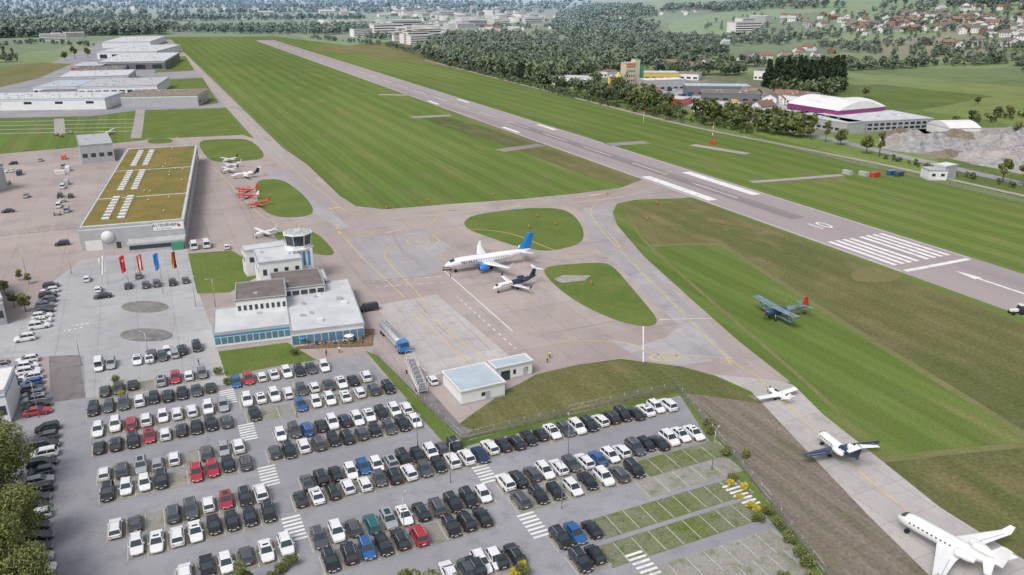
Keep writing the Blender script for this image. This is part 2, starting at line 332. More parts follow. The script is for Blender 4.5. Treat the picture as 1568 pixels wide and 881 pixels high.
sheet('bare_soil_strip',[(1047,603),(1155,606),(1200,655),(1330,790),(1425,886),(1560,1010),(1370,1010),(1250,870),(1160,745),(1100,668)],.058,'bare_soil')
sheet('taxi_shoulder',[(215,240),(300,240),(330,285),(355,330),(290,345)],.05,'apron_asphalt')
sheet('hangar_apron',[(0,181),(-300,195),(-300,150),(60,105),(150,66),(262,66),(305,108),(335,140),(350,165),(215,169),(140,178)],.03,'parking_asphalt')
sheet('grass_strip',[(215,124),(310,119),(335,158),(300,162),(240,140)],.05,'grass_lawn'); sheet('grass_strip',[(218,170),(345,167),(374,205),(218,211)],.05,'grass_lawn')
sheet('grass_strip',[(255,88),(284,86),(298,108),(235,112)],.052,'grass_lawn'); sheet('grass_strip',[(0,104),(60,96),(110,98),(60,120),(0,134),(-100,140),(-100,110)],.05,'grass_dry')
for y in (184,190,196,202): ribbon('access_track',[(-60,y+4),(205,y-1)],1.6,.06,'light_concrete')
ribbon('road',[(215,168),(212,190),(208,212)],6,.055,'taxi_asphalt'); ribbon('road',[(90,182),(92,205)],6,.0625,'taxi_asphalt')
ribbon('road',[(240,112),(300,112),(310,117)],6,.056,'taxi_asphalt')
ribbon('connector_road',[(1150,279),(1220,274),(1290,268)],4,.05,'taxi_asphalt')
ribbon('connector_road',[(930,222),(990,218)],9,.05,'tyre_wear'); ribbon('connector_road',[(765,231),(830,222)],9,.05,'tyre_wear')
ribbon('connector_road',[(1060,222),(1145,236)],6,.05,'taxi_asphalt'); ribbon('connector_road',[(630,180),(690,177)],8,.05,'taxi_asphalt'); ribbon('connector_road',[(580,145),(625,146)],7,.05,'taxi_asphalt')
ribbon('perimeter_road',[(650,92),(780,125),(900,155),(1050,192),(1200,222),(1350,252),(1568,300),(1900,372)],3.5,.05,'taxi_asphalt')
ribbon('road',[(1150,185),(1350,232),(1568,282),(1900,352)],8,.055,'parking_asphalt')
sheet('gravel_yard',[(1345,212),(1400,198),(1568,195),(1900,230),(1900,300),(1568,268),(1440,240),(1350,228)],.03,'gravel_light')
sheet('industrial_yard',[(880,122),(960,108),(1130,120),(1290,150),(1420,185),(1450,205),(1230,205),(1100,178),(960,150)],.03,'village_ground')
sheet('industrial_paving',[(1010,140),(1140,135),(1210,165),(1180,185),(1060,165)],.045,'forecourt_paving')
sheet('forecourt',[(70,440),(125,398),(285,378),(305,450),(325,505),(345,590),(132,610),(128,545),(0,548),(-120,548),(-120,500),(40,490)],.06,'forecourt_paving')
sheet('parking_lot',[(128,545),(330,530),(345,577),(480,552),(560,545),(690,690),(760,672),(1042,606),(1115,700),(1260,890),(1340,1010),(-260,1010),(-200,600),(75,600),(75,545)],.05,'parking_asphalt')
sheet('access_road',[(75,612),(132,610),(138,640),(160,760),(170,900),(175,1010),(60,1010),(78,860),(92,740)],.062,'parking_asphalt')
sheet('asphalt_repair',[(75,546),(122,544),(131,610),(78,617)],.066,'dark_asphalt')
sheet('footpath',[(316,540),(333,537),(352,580),(336,585)],.07,'light_concrete')
def ellipse(cx,cy,rx,ry,n=40,k0=0,k1=1): return [(cx+rx*math.cos(2*math.pi*(k0+(k1-k0)*i/n)),cy+ry*math.sin(2*math.pi*(k0+(k1-k0)*i/n))) for i in range(n)]
sheet('roundabout_island',ellipse(224,494,43,33),.12,'light_concrete',0,.08); sheet('roundabout_island_paving',ellipse(224,494,41,31),.128,'forecourt_paving')
sheet('gravel_bed',ellipse(222,471,36,9,20),.19,'gravel_dark',0,.12); sheet('gravel_bed',ellipse(224,514,40,10,20),.19,'gravel_dark',0,.12)
def yl(*p,w=.3,m='yellow_paint',d=None,z=.092): ribbon('taxi_line',p,w,z,m,True,d)
yl((264,64),(345,152),(440,250),(500,300),(535,326),(580,332),(700,322),(820,312),(900,302),(985,280),(1030,262))
yl((985,282),(925,305),(905,322),(915,345),(960,395),(1040,475),(1110,545),(1160,578))
yl((640,370),(700,352),(780,358),(860,386),(930,384),(948,378),(930,355))
yl((600,375),(590,395),(640,450),(655,475)); yl((515,350),(560,400),(620,456))
yl((560,325),(520,345),(530,362),(600,352),(680,350)); yl((855,525),(900,523),(960,527),(1000,542),(1100,548),(1120,560))
yl((630,480),(720,555)); yl((640,472),(742,552)); yl((760,467),(800,464),(818,462)); yl((655,350),(680,325),(720,322))
yl((1160,578),(1210,625),(1330,735),(1500,870),(1620,960)); yl((270,210),(330,260),(400,330),(460,350)); yl((695,318),(890,300),w=.2)
for cx,cy,rx,ry in ((648,370,24,8),(1018,548,22,6)):
    e=ellipse(cx,cy,rx,ry,32); yl(*(e+[e[0]]),w=.4)
    e=ellipse(cx,cy,rx*.4,ry*.4,16); yl(*(e+[e[0]]),w=.3)
for l in (((680,415),(785,508)),((590,357),(615,352)),((985,500),(985,555)),((1010,490),(1090,488))): yl(*l,w=.3,m='white_paint')
for l in (((570,432),(680,424)),((575,440),(690,432)),((600,520),(660,577)),((790,535),(700,455))): yl(*l,w=.25,m='white_paint',d=1.6)
for p in ((512,320),(912,300),(790,318)): ribbon('taxi_sign_paint',[(p[0]-8,p[1]),(p[0]+8,p[1]-2)],1.2,.095,'yellow_paint')
for x,y in ((110,500),(98,507)): ribbon('yield_marks',[(x,y),(x+28,y-5)],.5,.09,'white_paint',True,.6)
for i in range(26):
    x=random.uniform(300,1000); y=random.uniform(300,540); a,b_=QS(x,y)
    L=random.uniform(8,30); pts=[WQ(a+(k*L/5 if i%2 else random.uniform(-.3,.3)), b_+(k*L/5 if not i%2 else random.uniform(-.3,.3))) for k in range(6)]
    mb=MB(); ribmb(mb,pts,.12,.0705,'dark_asphalt'); mb.obj('tar_seam')
# ---------------------------------------------------------------- cars
def carmesh(kind,paint):
    b=MB(); body='car_'+paint
    D={'hatch':dict(L=4.1,hw=.88,h=1.47,g0=-1.95,g1=1.05,t0=-1.55,t1=.25,b=.92,hood=.82),
       'sedan':dict(L=4.6,hw=.91,h=1.43,g0=-1.65,g1=1.05,t0=-.95,t1=.20,b=.92,hood=.80),
       'wagon':dict(L=4.65,hw=.91,h=1.47,g0=-2.2,g1=1.05,t0=-1.8,t1=.15,b=.93,hood=.82),
       'suv':dict(L=4.5,hw=.94,h=1.68,g0=-2.1,g1=1.1,t0=-1.75,t1=.4,b=1.05,hood=.98),
       'van':dict(L=5.0,hw=.98,h=1.98,g0=-2.45,g1=1.75,t0=-2.3,t1=1.1,b=1.12,hood=1.02)}[kind]
    l=D['L']/2; hw=D['hw']; bz=D['b']; hz=D['hood']
    st=[(-l,.74,.42,bz*.85),(-l+.12,.95,.28,bz*.98),(-l+.6,1,.22,bz),(0,1,.2,bz),(D['g1'],1,.2,bz*.99),(l-.55,.98,.24,hz),(l-.15,.9,.27,hz*.86),(l,.7,.38,hz*.68)]
    secs=[]
    for y,w,z0,z1 in st:
        w*=hw; secs.append([(-w*.9,y,z0),(w*.9,y,z0),(w,y,z0+.15),(w,y,z1-.14),(w*.9,y,z1),(-w*.9,y,z1),(-w,y,z1-.14),(-w,y,z0+.15)])
    b.loft(secs,body,True,False)
    g0,g1,t0,t1=D['g0'],D['g1'],D['t0'],D['t1']; w0=hw*.9; w1=hw*.73; h=D['h']-.05
    vs=[(-w0,g0,bz-.01),(w0,g0,bz-.01),(w0*.96,g1,bz-.02),(-w0*.96,g1,bz-.02),(-w1,t0,h),(w1,t0,h),(w1,t1,h),(-w1,t1,h)]
    b.add(vs,[(0,1,5,4),(1,2,6,5),(2,3,7,6),(3,0,4,7)],'glass_dark')
    r=[[(-w1-.03,t0-.06,h-.02),(w1+.03,t0-.06,h-.02),(w1+.03,t1+.05,h-.02),(-w1-.03,t1+.05,h-.02)],[(-w1+.06,t0+.06,h+.05),(w1-.06,t0+.06,h+.05),(w1-.06,t1-.1,h+.05),(-w1+.06,t1-.1,h+.05)]]
    b.loft(r,body)
    for sx in (-1,1):
        for (ya,yb) in ((g0,t0),(g1,t1),((g0+g1)/2-.1,(t0+t1)/2-.1)):
            b.cyl((sx*w0*1.0,ya,bz-.02),(sx*(w1+.01),yb,h),.055,.045,4,body,False)
        b.box(sx*hw-.02*sx if sx>0 else sx*hw-.16,sx*hw+.16 if sx>0 else sx*hw+.02,g1-.45,g1-.28,bz-.06,bz+.08,body)
        b.box(sx*hw*.62-.16,sx*hw*.62+.16,l-.16,l-.02,hz*.62,hz*.76,'lamp_white'); b.box(sx*hw*.66-.15,sx*hw*.66+.15,-l+.0,-l+.1,bz*.68,bz*.84,'lamp_red')
        for y in (-l+.85,l-.85):
            x=sx*(hw-.1); b.cyl((x-.12,y,.32),(x+.12,y,.32),.33,.33,12,'tyre'); b.cyl((x+sx*.115,y,.32),(x+sx*.135,y,.32),.2,.19,8,'hub')
    b.box(-.26,.26,l-.03,l+.01,.38,.5,'lamp_white'); b.box(-.26,.26,-l-.01,-l+.03,.5,.62,'lamp_white')
    if kind=='van': b.box(-w1*.9,w1*.9,t0+.3,t1-.4,h+.052,h+.07,body)
    elif random.random()<.3: b.box(-w1*.6,w1*.6,t0+.5,t1-.25,h+.052,h+.062,'glass_dark')
    if kind in('wagon','suv'):
        for sx in (-1,1): b.box(sx*w1*.92-.025,sx*w1*.92+.025,t0+.15,t1-.15,h+.045,h+.1,'metal_trim')
    return b.mesh('car_'+kind+'_'+paint)
CM={}
def car(X,Y,rz,col=None,kind=None,name='parked_car',sc=1.09):
    col=col or random.choices('wkgsnbrtm',[30,24,18,12,5,4,3,1,8])[0]; kind=kind or random.choices(['hatch','sedan','wagon','suv'],[4,2,3,4])[0]
    if (kind,col) not in CM: CM[(kind,col)]=carmesh(kind,col)
    o=link(name if kind!='van' else 'parked_van',CM[(kind,col)]); o.location=(X,Y,.07); o.rotation_euler=(0,0,rz); o.scale=(sc,sc*random.uniform(.96,1.04),sc*random.uniform(.96,1.05)); return o
def row(x0,y0,x1,y1,cols,pav='grass_paver',stall=True,flip=None):
    n=len(cols); a=QS(x0,y0,.7); b=QS(x1,y1,.7); ss=(a[1]+b[1])/2; pit=(b[0]-a[0])/max(n-1,1)
    if stall:
        rqs('parking_stalls',a[0]-pit*.5,b[0]+pit*.5,ss-2.6,ss+2.6,.0705+random.random()*.004,pav)
        m=MB()
        for i in range(n+1):
            q=a[0]+pit*(i-.5); m.add([(*WQ(q-.06,ss-2.5),.08),(*WQ(q+.06,ss-2.5),.08),(*WQ(q+.06,ss+2.5),.08),(*WQ(q-.06,ss+2.5),.08)],[(0,1,2,3)],'stall_line')
        m.obj('stall_lines')
    for i,c in enumerate(cols):
        if c=='.': continue
        X,Y=WQ(a[0]+pit*i+random.uniform(-.15,.15),ss+random.uniform(-.35,.35))
        car(X,Y,A+random.uniform(-.035,.035)+(math.pi if random.random()<.5 else 0),None if c=='?' else c)
R=row
R(151,556,268,546,'ws.wwgs',stall=False); R(232,545,302,529,'gwkk',stall=False)
R(160,597,310,572,'ggk.srwm'); R(144,627,322,592,'kggwkkkgk')
R(151,660,340,617,'wwrwwwwws'); R(153,685,347,643,'kkkrwkkkg')
R(161,728,365,680,'wgssw.gsw'); R(165,754,375,706,'kwwk.rrkg')
R(178,812,399,750,'wg.ggwrkw'); R(210,836,411,784,'wwwwkkkk'); R(284,875,438,838,'wkwgww')
R(361,584,496,560,'brwwwkgw'); R(378,613,560,577,'wwwwgwgwkw')
R(390,636,592,591,'k..bwwwwgk')
R(431,667,620,622,'wgbkwkwwkww'); R(420,693,636,645,'gkwgkkgkgkw')
R(471,737,696,682,'gkkwbwskkwgk'); R(462,768,732,692,'kwkwwgkwgkwwn')
R(490,827,738,753,'gwgtswkgkkw'); R(507,858,738,790,'kkbkkr.kkk')
R(687,876,788,848,'wgwkk'); R(600,900,760,860,'....kw',stall=False)
R(752,687,1019,618,'wkkkkwgwkwkkkwww'); R(775,741,1058,660,'wkgwwgwbwwgkkwww')
R(800,767,970,717,'gkkwkwgk'); R(990,713,1095,683,'.....','grass_paver_green')
R(857,823,903,808,'kbk'); R(925,801,1130,743,'.........','grass_paver_green'); R(888,858,912,850,'kk'); R(935,842,1150,780,'.........','grass_paver_green')
R(1000,742,1110,708,'.....','grass_paver'); R(960,895,1190,826,'.........','grass_paver'); R(1000,925,1210,860,'.........','grass_paver')
def col(x0,y0,x1,y1,cols,kinds=None):
    for i,c in enumerate(cols):
        if c=='.': continue
        t=i/max(len(cols)-1,1); X,Y=G(x0+(x1-x0)*t,y0+(y1-y0)*t,.7); car(X,Y,A-math.pi/2+random.uniform(-.05,.05)+(0 if random.random()<.5 else math.pi),None if c=='?' else c,None)
col(78,437,60,499,'kwkgmkwww'); col(41,551,57,630,'wwwwbgmskr'); col(38,518,38,519,'w'); col(72,655,52,790,'kgkwkgskgkw'); col(52,790,56,873,'kkkksw')
col(-30,548,-10,640,'wkgwk'); col(8,560,18,600,'swkg')
for x,y,c,k,r in ((133,427,'w','hatch',0),(196,437,'k','wagon',0),(223,436,'g','suv',0),(240,434,'g','suv',0),(264,432,'k','suv',0),(284,429,'g','hatch',0),(150,443,'w','hatch',0),(157,453,'k','sedan',1),(212,422,'m','hatch',0),(95,373,'k','suv',1),(347,378,'w','hatch',0),
   (92,300,'k','van',0),(90,315,'w','van',0),(97,255,'s','van',0),(151,556,'w','van',0),(565,472,'k','van',1),(297,377,'w','van',0),(316,375,'w','van',0),(15,262,'w','hatch',1),(12,323,'k','sedan',1),(62,245,'s','hatch',0),(662,582,'w','hatch',0),(102,322,'s','van',0),(96,286,'w','van',0),(108,300,'k','suv',0),(20,250,'k','hatch',1),(40,300,'s','suv',0)):
    X,Y=G(x,y,.7); car(X,Y,A+(math.pi/2 if r else 0),c,k,'parked_car' ,1.25 if k=='van' and x in(297,316) else 1.04)
def cross(x,y,n=7,l=3.0):
    q,s=QS(x,y); m=MB()
    for i in range(n):
        ss=s+(i-n/2)*1.0; m.add([(*WQ(q-l/2,ss),.088),(*WQ(q+l/2,ss),.088),(*WQ(q+l/2,ss+.5),.088),(*WQ(q-l/2,ss+.5),.088)],[(0,1,2,3)],'white_paint')
    m.obj('crosswalk')
for p in ((349,607),(379,661),(411,728),(450,808),(740,723),(816,803),(986,866),(1133,757),): cross(*p)
# ---------------------------------------------------------------- buildings
def frame(nl,nr,fl,h):
    a=Vector(G(*nl,h)); b=Vector(G(*nr,h)); f=Vector(G(*fl,h)); d=b-a; ang=math.atan2(d.y,d.x); w=d.length
    nrm=Vector((-math.sin(ang),math.cos(ang))); dep=(f-a).dot(nrm)
    return Matrix.Translation((a.x,a.y,0))@Matrix.Rotation(ang,4,'Z'),w,abs(dep)
def building(name,blocks):
    par=None; Wl,Rf,Wi=MB(),MB(),MB()
    for b in blocks:
        M,w,d=frame(*b['c'],b['h'])
        if 'd' in b: d=b['d']
        if par is None: par=empty(name,M.translation); off=Matrix.Translation(-M.translation)
        M=off@M; Wl.M=Rf.M=Wi.M=M; h=b['h']; wl=b.get('w','wall_white'); rf=b.get('r','roof_grey'); z0=b.get('z0',0)
        Wl.box(0,w,0,d,z0,h,wl)
        if b.get('plinth',1) and z0==0: Wl.box(-.04,w+.04,-.04,d+.04,0,.4,'wall_grey')
        if b.get('gable'): Rf.gable(0,w,0,d,h+.01,h+b['gable'],.4,wl,rf)
        elif b.get('arch'):
            n=10; ra=b['arch']; secs=[]
            for xx in (-.3,w+.3):
                secs.append([(xx,-.3+(d+.6)*i/n,h+.02+ra*math.sin(math.pi*i/n)) for i in range(n+1)])
            Rf.loft(secs,rf,True)
        else:
            Rf.box(-.2,w+.2,-.2,d+.2,h+.003,h+.25,rf); tr=b.get('trim','metal_trim'); p=.3; t=h+.25
            Rf.box(-.22,w+.22,-.22,p-.22,t+.002,t+.22,tr); Rf.box(-.22,w+.22,d+.22-p,d+.22,t+.002,t+.22,tr)
            Rf.box(-.22,p-.22,p-.22,d+.22-p,t+.002,t+.2,tr); Rf.box(w+.22-p,w+.22,p-.22,d+.22-p,t+.002,t+.2,tr)
            for i in range(b.get('vents',int(w*d/150))):
                x=random.uniform(.15,.85)*w; y=random.uniform(.15,.85)*d; s_=random.uniform(.35,.8); Rf.box(x-s_,x+s_,y-s_,y+s_,t,t+random.uniform(.3,.8),random.choice(['metal_trim','roof_white','wall_grey']))
        g=b.get('g','glass_dark')
        for (face,n,za,zb,fill) in b.get('win',[]):
            L={'f':w,'r':d,'l':d,'b':w}[face]
            for i in range(n):
                c=L*(i+.5)/n; hw=L/n*fill/2
                for (e,mt,pr) in ((.09,b.get('fm','metal_trim'),.03),(0,g,.05)):
                    if face=='f': Wi.box(c-hw-e,c+hw+e,-pr,.01,za-e,zb+e,mt)
                    elif face=='b': Wi.box(c-hw-e,c+hw+e,d-.01,d+pr,za-e,zb+e,mt)
                    elif face=='r': Wi.box(w-.01,w+pr,c-hw-e,c+hw+e,za-e,zb+e,mt)
                    else: Wi.box(-pr,.01,c-hw-e,c+hw+e,za-e,zb+e,mt)
        for (face,pos,wd,hh,mt) in b.get('door',[]):
            if face=='f': Wi.box(w*pos-wd/2,w*pos+wd/2,-.07,.01,.02,hh,mt)
            else: Wi.box(w-.01,w+.07,d*pos-wd/2,d*pos+wd/2,.02,hh,mt)
        for (za,zb,mt) in b.get('band',[]):
            Wi.box(-.025,w+.025,-.025,d+.025,za,zb,mt)
    Wl.obj('walls',par); Rf.obj('roof',par); Wi.obj('windows_and_doors',par); return par,M,w,d
par,M,w,d=building('aircraft_hangar',[dict(c=((119,351),(281,338),(119.5,233)),h=7.7,w='wall_grey',r='roof_light',vents=0,win=[('l',22,5.2,6.6,.7),('r',20,4.6,6.2,.75)],door=[('f',.12,5,3.4,'roof_white'),('f',.35,1.4,2.3,'glass_dark')],band=[(6.9,7.5,'roof_white')])])
hb=MB(); hb.M=M
for (f0,f1) in ((.012,.27),(.275,.62),(.625,.99)):
    hb.box(.9,w-.9,d*f0+.5,d*f1-.3,7.9,8.06,'sedum_roof')
hb.obj('green_roof',par)
hb=MB(); hb.M=M
n=30
for fx in (.225,.375):
    for i in range(n):
        if i in (8,9,19,20): continue
        y=d*(.06+.9*i/n); x=w*fx; hb.box(x-1.3,x+1.3,y-.95,y+.95,8.06,8.4,'metal_trim'); hb.box(x-1.15,x+1.15,y-.8,y+.8,8.4,8.62,'roof_white')
for i in range(14): 
    x=w*random.uniform(.5,.95); y=d*random.uniform(.05,.95); hb.cyl((x,y,8.06),(x,y,8.8),.25,.25,8,'metal_trim')
hb.obj('skylights',par)
hb=MB(); hb.M=M; hb.box(w*.70,w*.995,-.12,.0,5.0,7.9,'plane_white'); hb.box(w*.935,w*.965,-.15,-.12,6.1,6.5,'lamp_red'); hb.box(w*.945,w*.955,-.16,-.12,5.8,6.8,'lamp_red')
hb.box(w*.45,w*1.0,-6.5,-.2,0,3.0,'wall_grey','roof_grey'); hb.box(w*.47,w*.98,-6.55,-6.5,.9,2.3,'glass_dark'); hb.cyl((w*.26,-.5,4.3),(w*.26,-.0,4.3),2.0,2.0,20,'roof_white'); hb.box(w*.87,w*.99,-8.5,-6.7,0,2.6,'green_solid')
hb.obj('sign_and_entrance',par)
t_=text('lettering','ALTENRHEIN',1.4,'navy_paint',par,(0,0,0),(0,0,0),1.0,.02); t_.matrix_local=M@Matrix.Translation((w*.82,-.16,6.7))@Matrix.Rotation(math.pi/2,4,'X')
t_=text('lettering','A V I A T I O N',.7,'navy_paint',par,(0,0,0),(0,0,0),1.0,.02); t_.matrix_local=M@Matrix.Translation((w*.80,-.16,5.5))@Matrix.Rotation(math.pi/2,4,'X')
building('hangar_annex',[dict(c=((121,224),(172,220),(121,208)),h=9,w='wall_grey',r='wall_grey',win=[('r',3,3,5,.6),('f',4,3,5,.6)])])
tp,TM,_,_=building('airport_terminal',[
 dict(c=((327,513),(444,499),(355,473)),h=3.6,r='roof_light',win=[('f',12,1.0,2.6,.8)],band=[(2.8,3.3,'blue_trim')],g='glass_blue'),
 dict(c=((361,462),(438,454),(349,437)),h=7.5,r='roof_dark',win=[('f',9,4.9,6.2,.5),('l',3,4.9,6.2,.6)]),
 dict(c=((446,510),(557,497),(425,440)),h=4.0,r='roof_light',win=[('f',10,.8,3.0,.85),('r',14,1,3,.8)],g='glass_blue',vents=10),
 dict(c=((420,446),(497,437),(408,421)),h=6.2,r='roof_dark',win=[('f',6,4.4,5.6,.8)],band=[(4.0,4.25,'blue_trim')]),
 dict(c=((446,434),(500,428),(440,420)),h=5.6,r='roof_light',win=[('f',7,4.1,5.2,.8),('r',3,4.1,5.2,.8)]),
 dict(c=((396,405),(462,397),(386,384)),h=9.0,r='roof_light',win=[('f',4,5.5,7.2,.35),('l',3,5.5,7.2,.4)]),
 dict(c=((374,386),(440,377),(370,378)),h=8.0,r='roof_light',win=[('l',2,4.5,6,.5),('f',3,4.5,6,.4)]),
])
tb=MB(); M_,w_,d_=frame((450,533),(570,528),(446,515),0); tb.M=Matrix.Translation(-tp.location)@M_
tb.box(0,w_,-1,d_+2,.1,.3,'wood')
for i in range(14): tb.box(i*w_/14,i*w_/14+.12,-1,-.9,.3,1.3,'steel')
tb.box(0,w_,-1,-.93,1.25,1.33,'steel')
for i in range(7):
    for j in range(2):
        x=2+i*(w_-3)/7; y=.8+j*2.2; tb.cyl((x,y,.3),(x,y,1.0),.05,.05,6,'steel'); tb.cyl((x,y,1.0),(x,y,1.06),.5,.5,10,'wood')
        if (i*2+j)%5==0: tb.cyl((x,y,1.06),(x,y,2.5),.04,.04,6,'steel'); tb.cyl((x,y,2.3),(x,y,2.75),1.2,.05,8,random.choice(['wall_white','blue_trim','roof_light']),False)
        for a_ in (-.9,.9): tb.box(x+a_-.2,x+a_+.2,y-.2,y+.2,.3,.75,'black_trim'); tb.box(x+a_*1.2-.04,x+a_*1.2+.04,y-.2,y+.2,.75,1.15,'black_trim')
tb.obj('terrace',tp)
X,Y=G(462,428); tw=empty('control_tower',(X,Y,0),A-.1)
b=MB()
b.box(-3.6,3.6,-3.2,3.2,0,10.2,'wall_white')
for i in range(5): b.box(-3.2+i*1.35,-2.6+i*1.35,-3.26,-3.2,5.3,9.6,'blue_trim'); b.box(3.6,3.66,-2.9+i*1.2,-2.3+i*1.2,5.3,9.6,'blue_trim')
b.obj('shaft',tw)
b=MB(); oc=lambda r,z:[(r*math.cos(math.pi/8+i*math.pi/4),r*math.sin(math.pi/8+i*math.pi/4),z) for i in range(8)]
b.loft([oc(4.5,10.2),oc(4.5,10.5)],'wall_white'); b.loft([oc(3.5,10.5),oc(3.6,11.3)],'wall_white'); b.loft([oc(3.55,11.3),oc(4.1,14.4)],'glass_dark'); b.loft([oc(4.3,14.4),oc(4.3,14.7)],'wall_white'); b.loft([oc(4.0,14.7),oc(3.6,14.9)],'roof_grey')
for p in oc(3.62,11.3): b.cyl(p,(p[0]*4.12/3.6,p[1]*4.12/3.6,14.4),.11,.11,4,'wall_white',False)
for i,p in enumerate(oc(4.4,10.5)):
    q_=oc(4.4,11.5)[(i+1)%8]; b.cyl(p,(p[0],p[1],11.5),.04,.04,4,'steel'); b.cyl((p[0],p[1],11.5),q_,.04,.04,4,'steel')
b.obj('cab',tw)
b=MB(); 
for x,y,hh in ((0,0,19),(1.5,1,17.5),(-1.6,.6,17)): b.cyl((x,y,14.8),(x,y,hh),.07,.03,5,'steel')
b.box(-.7,.7,-1.4,-1.1,15.1,16,'roof_white'); b.obj('antennas',tw)
building('service_building',[dict(c=((706,602),(773,587),(680,571)),h=3,r='roof_blue',win=[('f',1,1.2,2,.08)],door=[('f',.6,1,2.1,'wall_grey')],vents=0,trim='roof_white'),
  dict(c=((760,566),(815,554),(749,556)),h=3.2,r='roof_blue',win=[('f',3,1.2,2.2,.2)],door=[('f',.8,1,2.1,'wall_grey'),('f',.25,2.2,2.4,'glass_dark')],vents=0,trim='roof_white')])
for c,h,wl,rf,wn in ((((-80,154),(160,151),(-72,144)),8,'wall_white','roof_light',[('f',5,4.5,6.2,.25)]),(((184,148),(302,146),(190,139)),8,'wall_grey','roof_brown',[('r',3,2,5,.5)]),
   (((118,134),(240,131),(118,122)),8,'wall_white','roof_grey',[('f',10,2,5,.7)]),(((50,134),(117,133),(58,124)),7,'wall_white','roof_blue',[('f',8,2,4.5,.7)]),(((88,119),(196,116),(92,110)),7,'wall_grey','roof_light',[('f',8,2,4,.6)]),
   (((108,102),(156,101),(112,96)),7,'red_paint','roof_blue',[('f',4,2,4,.6)]),(((110,109),(186,107),(112,103)),6,'wall_dark','roof_dark',[]),(((150,96),(252,94),(150,83)),9,'wall_dark','roof_light',[('f',4,1,6,.6)]),(((148,80),(240,79),(150,70)),9,'wall_white','roof_light',[('f',5,1,6,.6)]),(((156,65),(230,64),(160,57)),9,'wall_white','roof_light',[]),
   (((60,140),(118,139),(62,136)),5,'wall_grey','roof_dark',[]),(((-40,262),(4,252),(-40,205)),11,'wall_grey','roof_grey',[('r',8,2,4,.7),('r',8,6,8,.7)]),(((-60,470),(3,458),(-60,415)),7,'wall_grey','roof_white',[('f',4,2,4,.6)]),
   (((-60,610),(6,600),(-60,575)),7,'wall_white','roof_white',[('f',4,2,4,.6)])):
    building('hangar' if c[0][1]<200 else 'office_building',[dict(c=c,h=h,w=wl,r=rf,win=wn,band=[(h-1.2,h-.7,'roof_white')] if wl!='wall_white' else [(h-1.2,h-.9,'blue_trim')])])
building('exhibition_hall',[dict(c=((1206,158),(1284,170),(1217,140)),h=9,w='magenta',r='roof_white',arch=5,d=42,win=[('f',6,3,6,.4)]),
 dict(c=((1284,168),(1356,163),(1268,155)),h=9,w='magenta',r='roof_white',arch=3.4,d=42,win=[('f',5,1,3.5,.7)])])
building('hall_annex',[dict(c=((1300,188),(1430,182),(1290,173)),h=6,w='wall_grey',r='roof_light',win=[('f',14,.8,2.2,.7),('f',14,3.2,4.8,.7)]),dict(c=((1215,176),(1298,190),(1222,172)),h=6,w='wall_grey',r='roof_light',d=16,win=[('f',9,1,2.6,.7)])])
building('storage_shed',[dict(c=((1455,197),(1502,196),(1470,188)),h=5,w='wall_white',r='roof_white',arch=3,d=22)])
building('utility_building',[dict(c=((1424,262),(1452,262),(1440,254)),h=4.5,w='wall_white',r='roof_grey',d=8,win=[('f',2,2,3.2,.4)]),dict(c=((1449,256),(1467,253),(1455,250)),h=6,w='wall_grey',r='roof_white',d=6)])
for c,h,wl,rf in ((((990,124),(1050,122),(988,118)),9,'wall_grey','roof_white'),(((1050,132),(1150,133),(1060,124)),8,'wall_dark','roof_blue'),(((1075,142),(1165,144),(1090,136)),7,'wall_dark','roof_dark'),(((1060,158),(1120,163),(1075,152)),6,'wall_white','roof_light'),
   (((1150,170),(1200,176),(1160,164)),6,'blue_trim','roof_grey'),(((1005,150),(1045,153),(1015,146)),5,'red_paint','roof_light'),(((1120,170),(1150,174),(1128,165)),5,'wall_white','roof_tile'),(((975,112),(1040,112),(978,108)),7,'yellow_solid','roof_light'),(((845,118),(905,120),(850,113)),7,'wall_white','roof_light'),(((900,108),(930,110),(905,104)),6,'wall_white','roof_red'),
   (((1155,108),(1195,110),(1160,103)),9,'wall_white','roof_dark'),(((1195,145),(1225,148),(1200,141)),7,'wall_white','roof_tile'),(((1010,112),(1070,114),(1015,108)),6,'wall_white','roof_brown')):
    building('industrial_building',[dict(c=c,h=h,w=wl,r=rf,d=random.uniform(16,30),win=[('f',6,1.5,3.2,.6)])])
X,Y=G(955,136); sp=empty('concrete_plant',(X,Y,0),A); b=MB()
b.box(-1,9,-4,5,0,22,'beige_wall'); b.box(9.01,14,-3,4,0,25,'beige_wall'); b.box(-1.2,9.2,-4.2,5.2,22.01,22.6,'roof_grey'); b.box(9,14.2,-3.2,4.2,25.01,25.5,'green_solid'); b.box(14.01,19,-2,3,0,20,'green_solid')
for z in (4,8,12,16,20):
    for i in range(4): b.box(.2+i*2.2,1.4+i*2.2,-4.06,-4,z-1.6,z,'glass_dark')
b.box(-1.05,9.05,-4.05,-4.0,20.5,21.6,'orange_paint'); b.obj('batching_tower',sp)
b=MB()
for dx,dy,r,h in ((-6,0,3,13),(-12,2,3,11)): b.cyl((dx,dy,0),(dx,dy,h),r,r,14,'yellow_solid'); b.cyl((dx,dy,h),(dx,dy,h+1.6),r,.5,14,'metal_trim')
b.cyl((-14,-5,1),(0,-5,15),.7,.7,6,'steel'); b.obj('silos',sp)
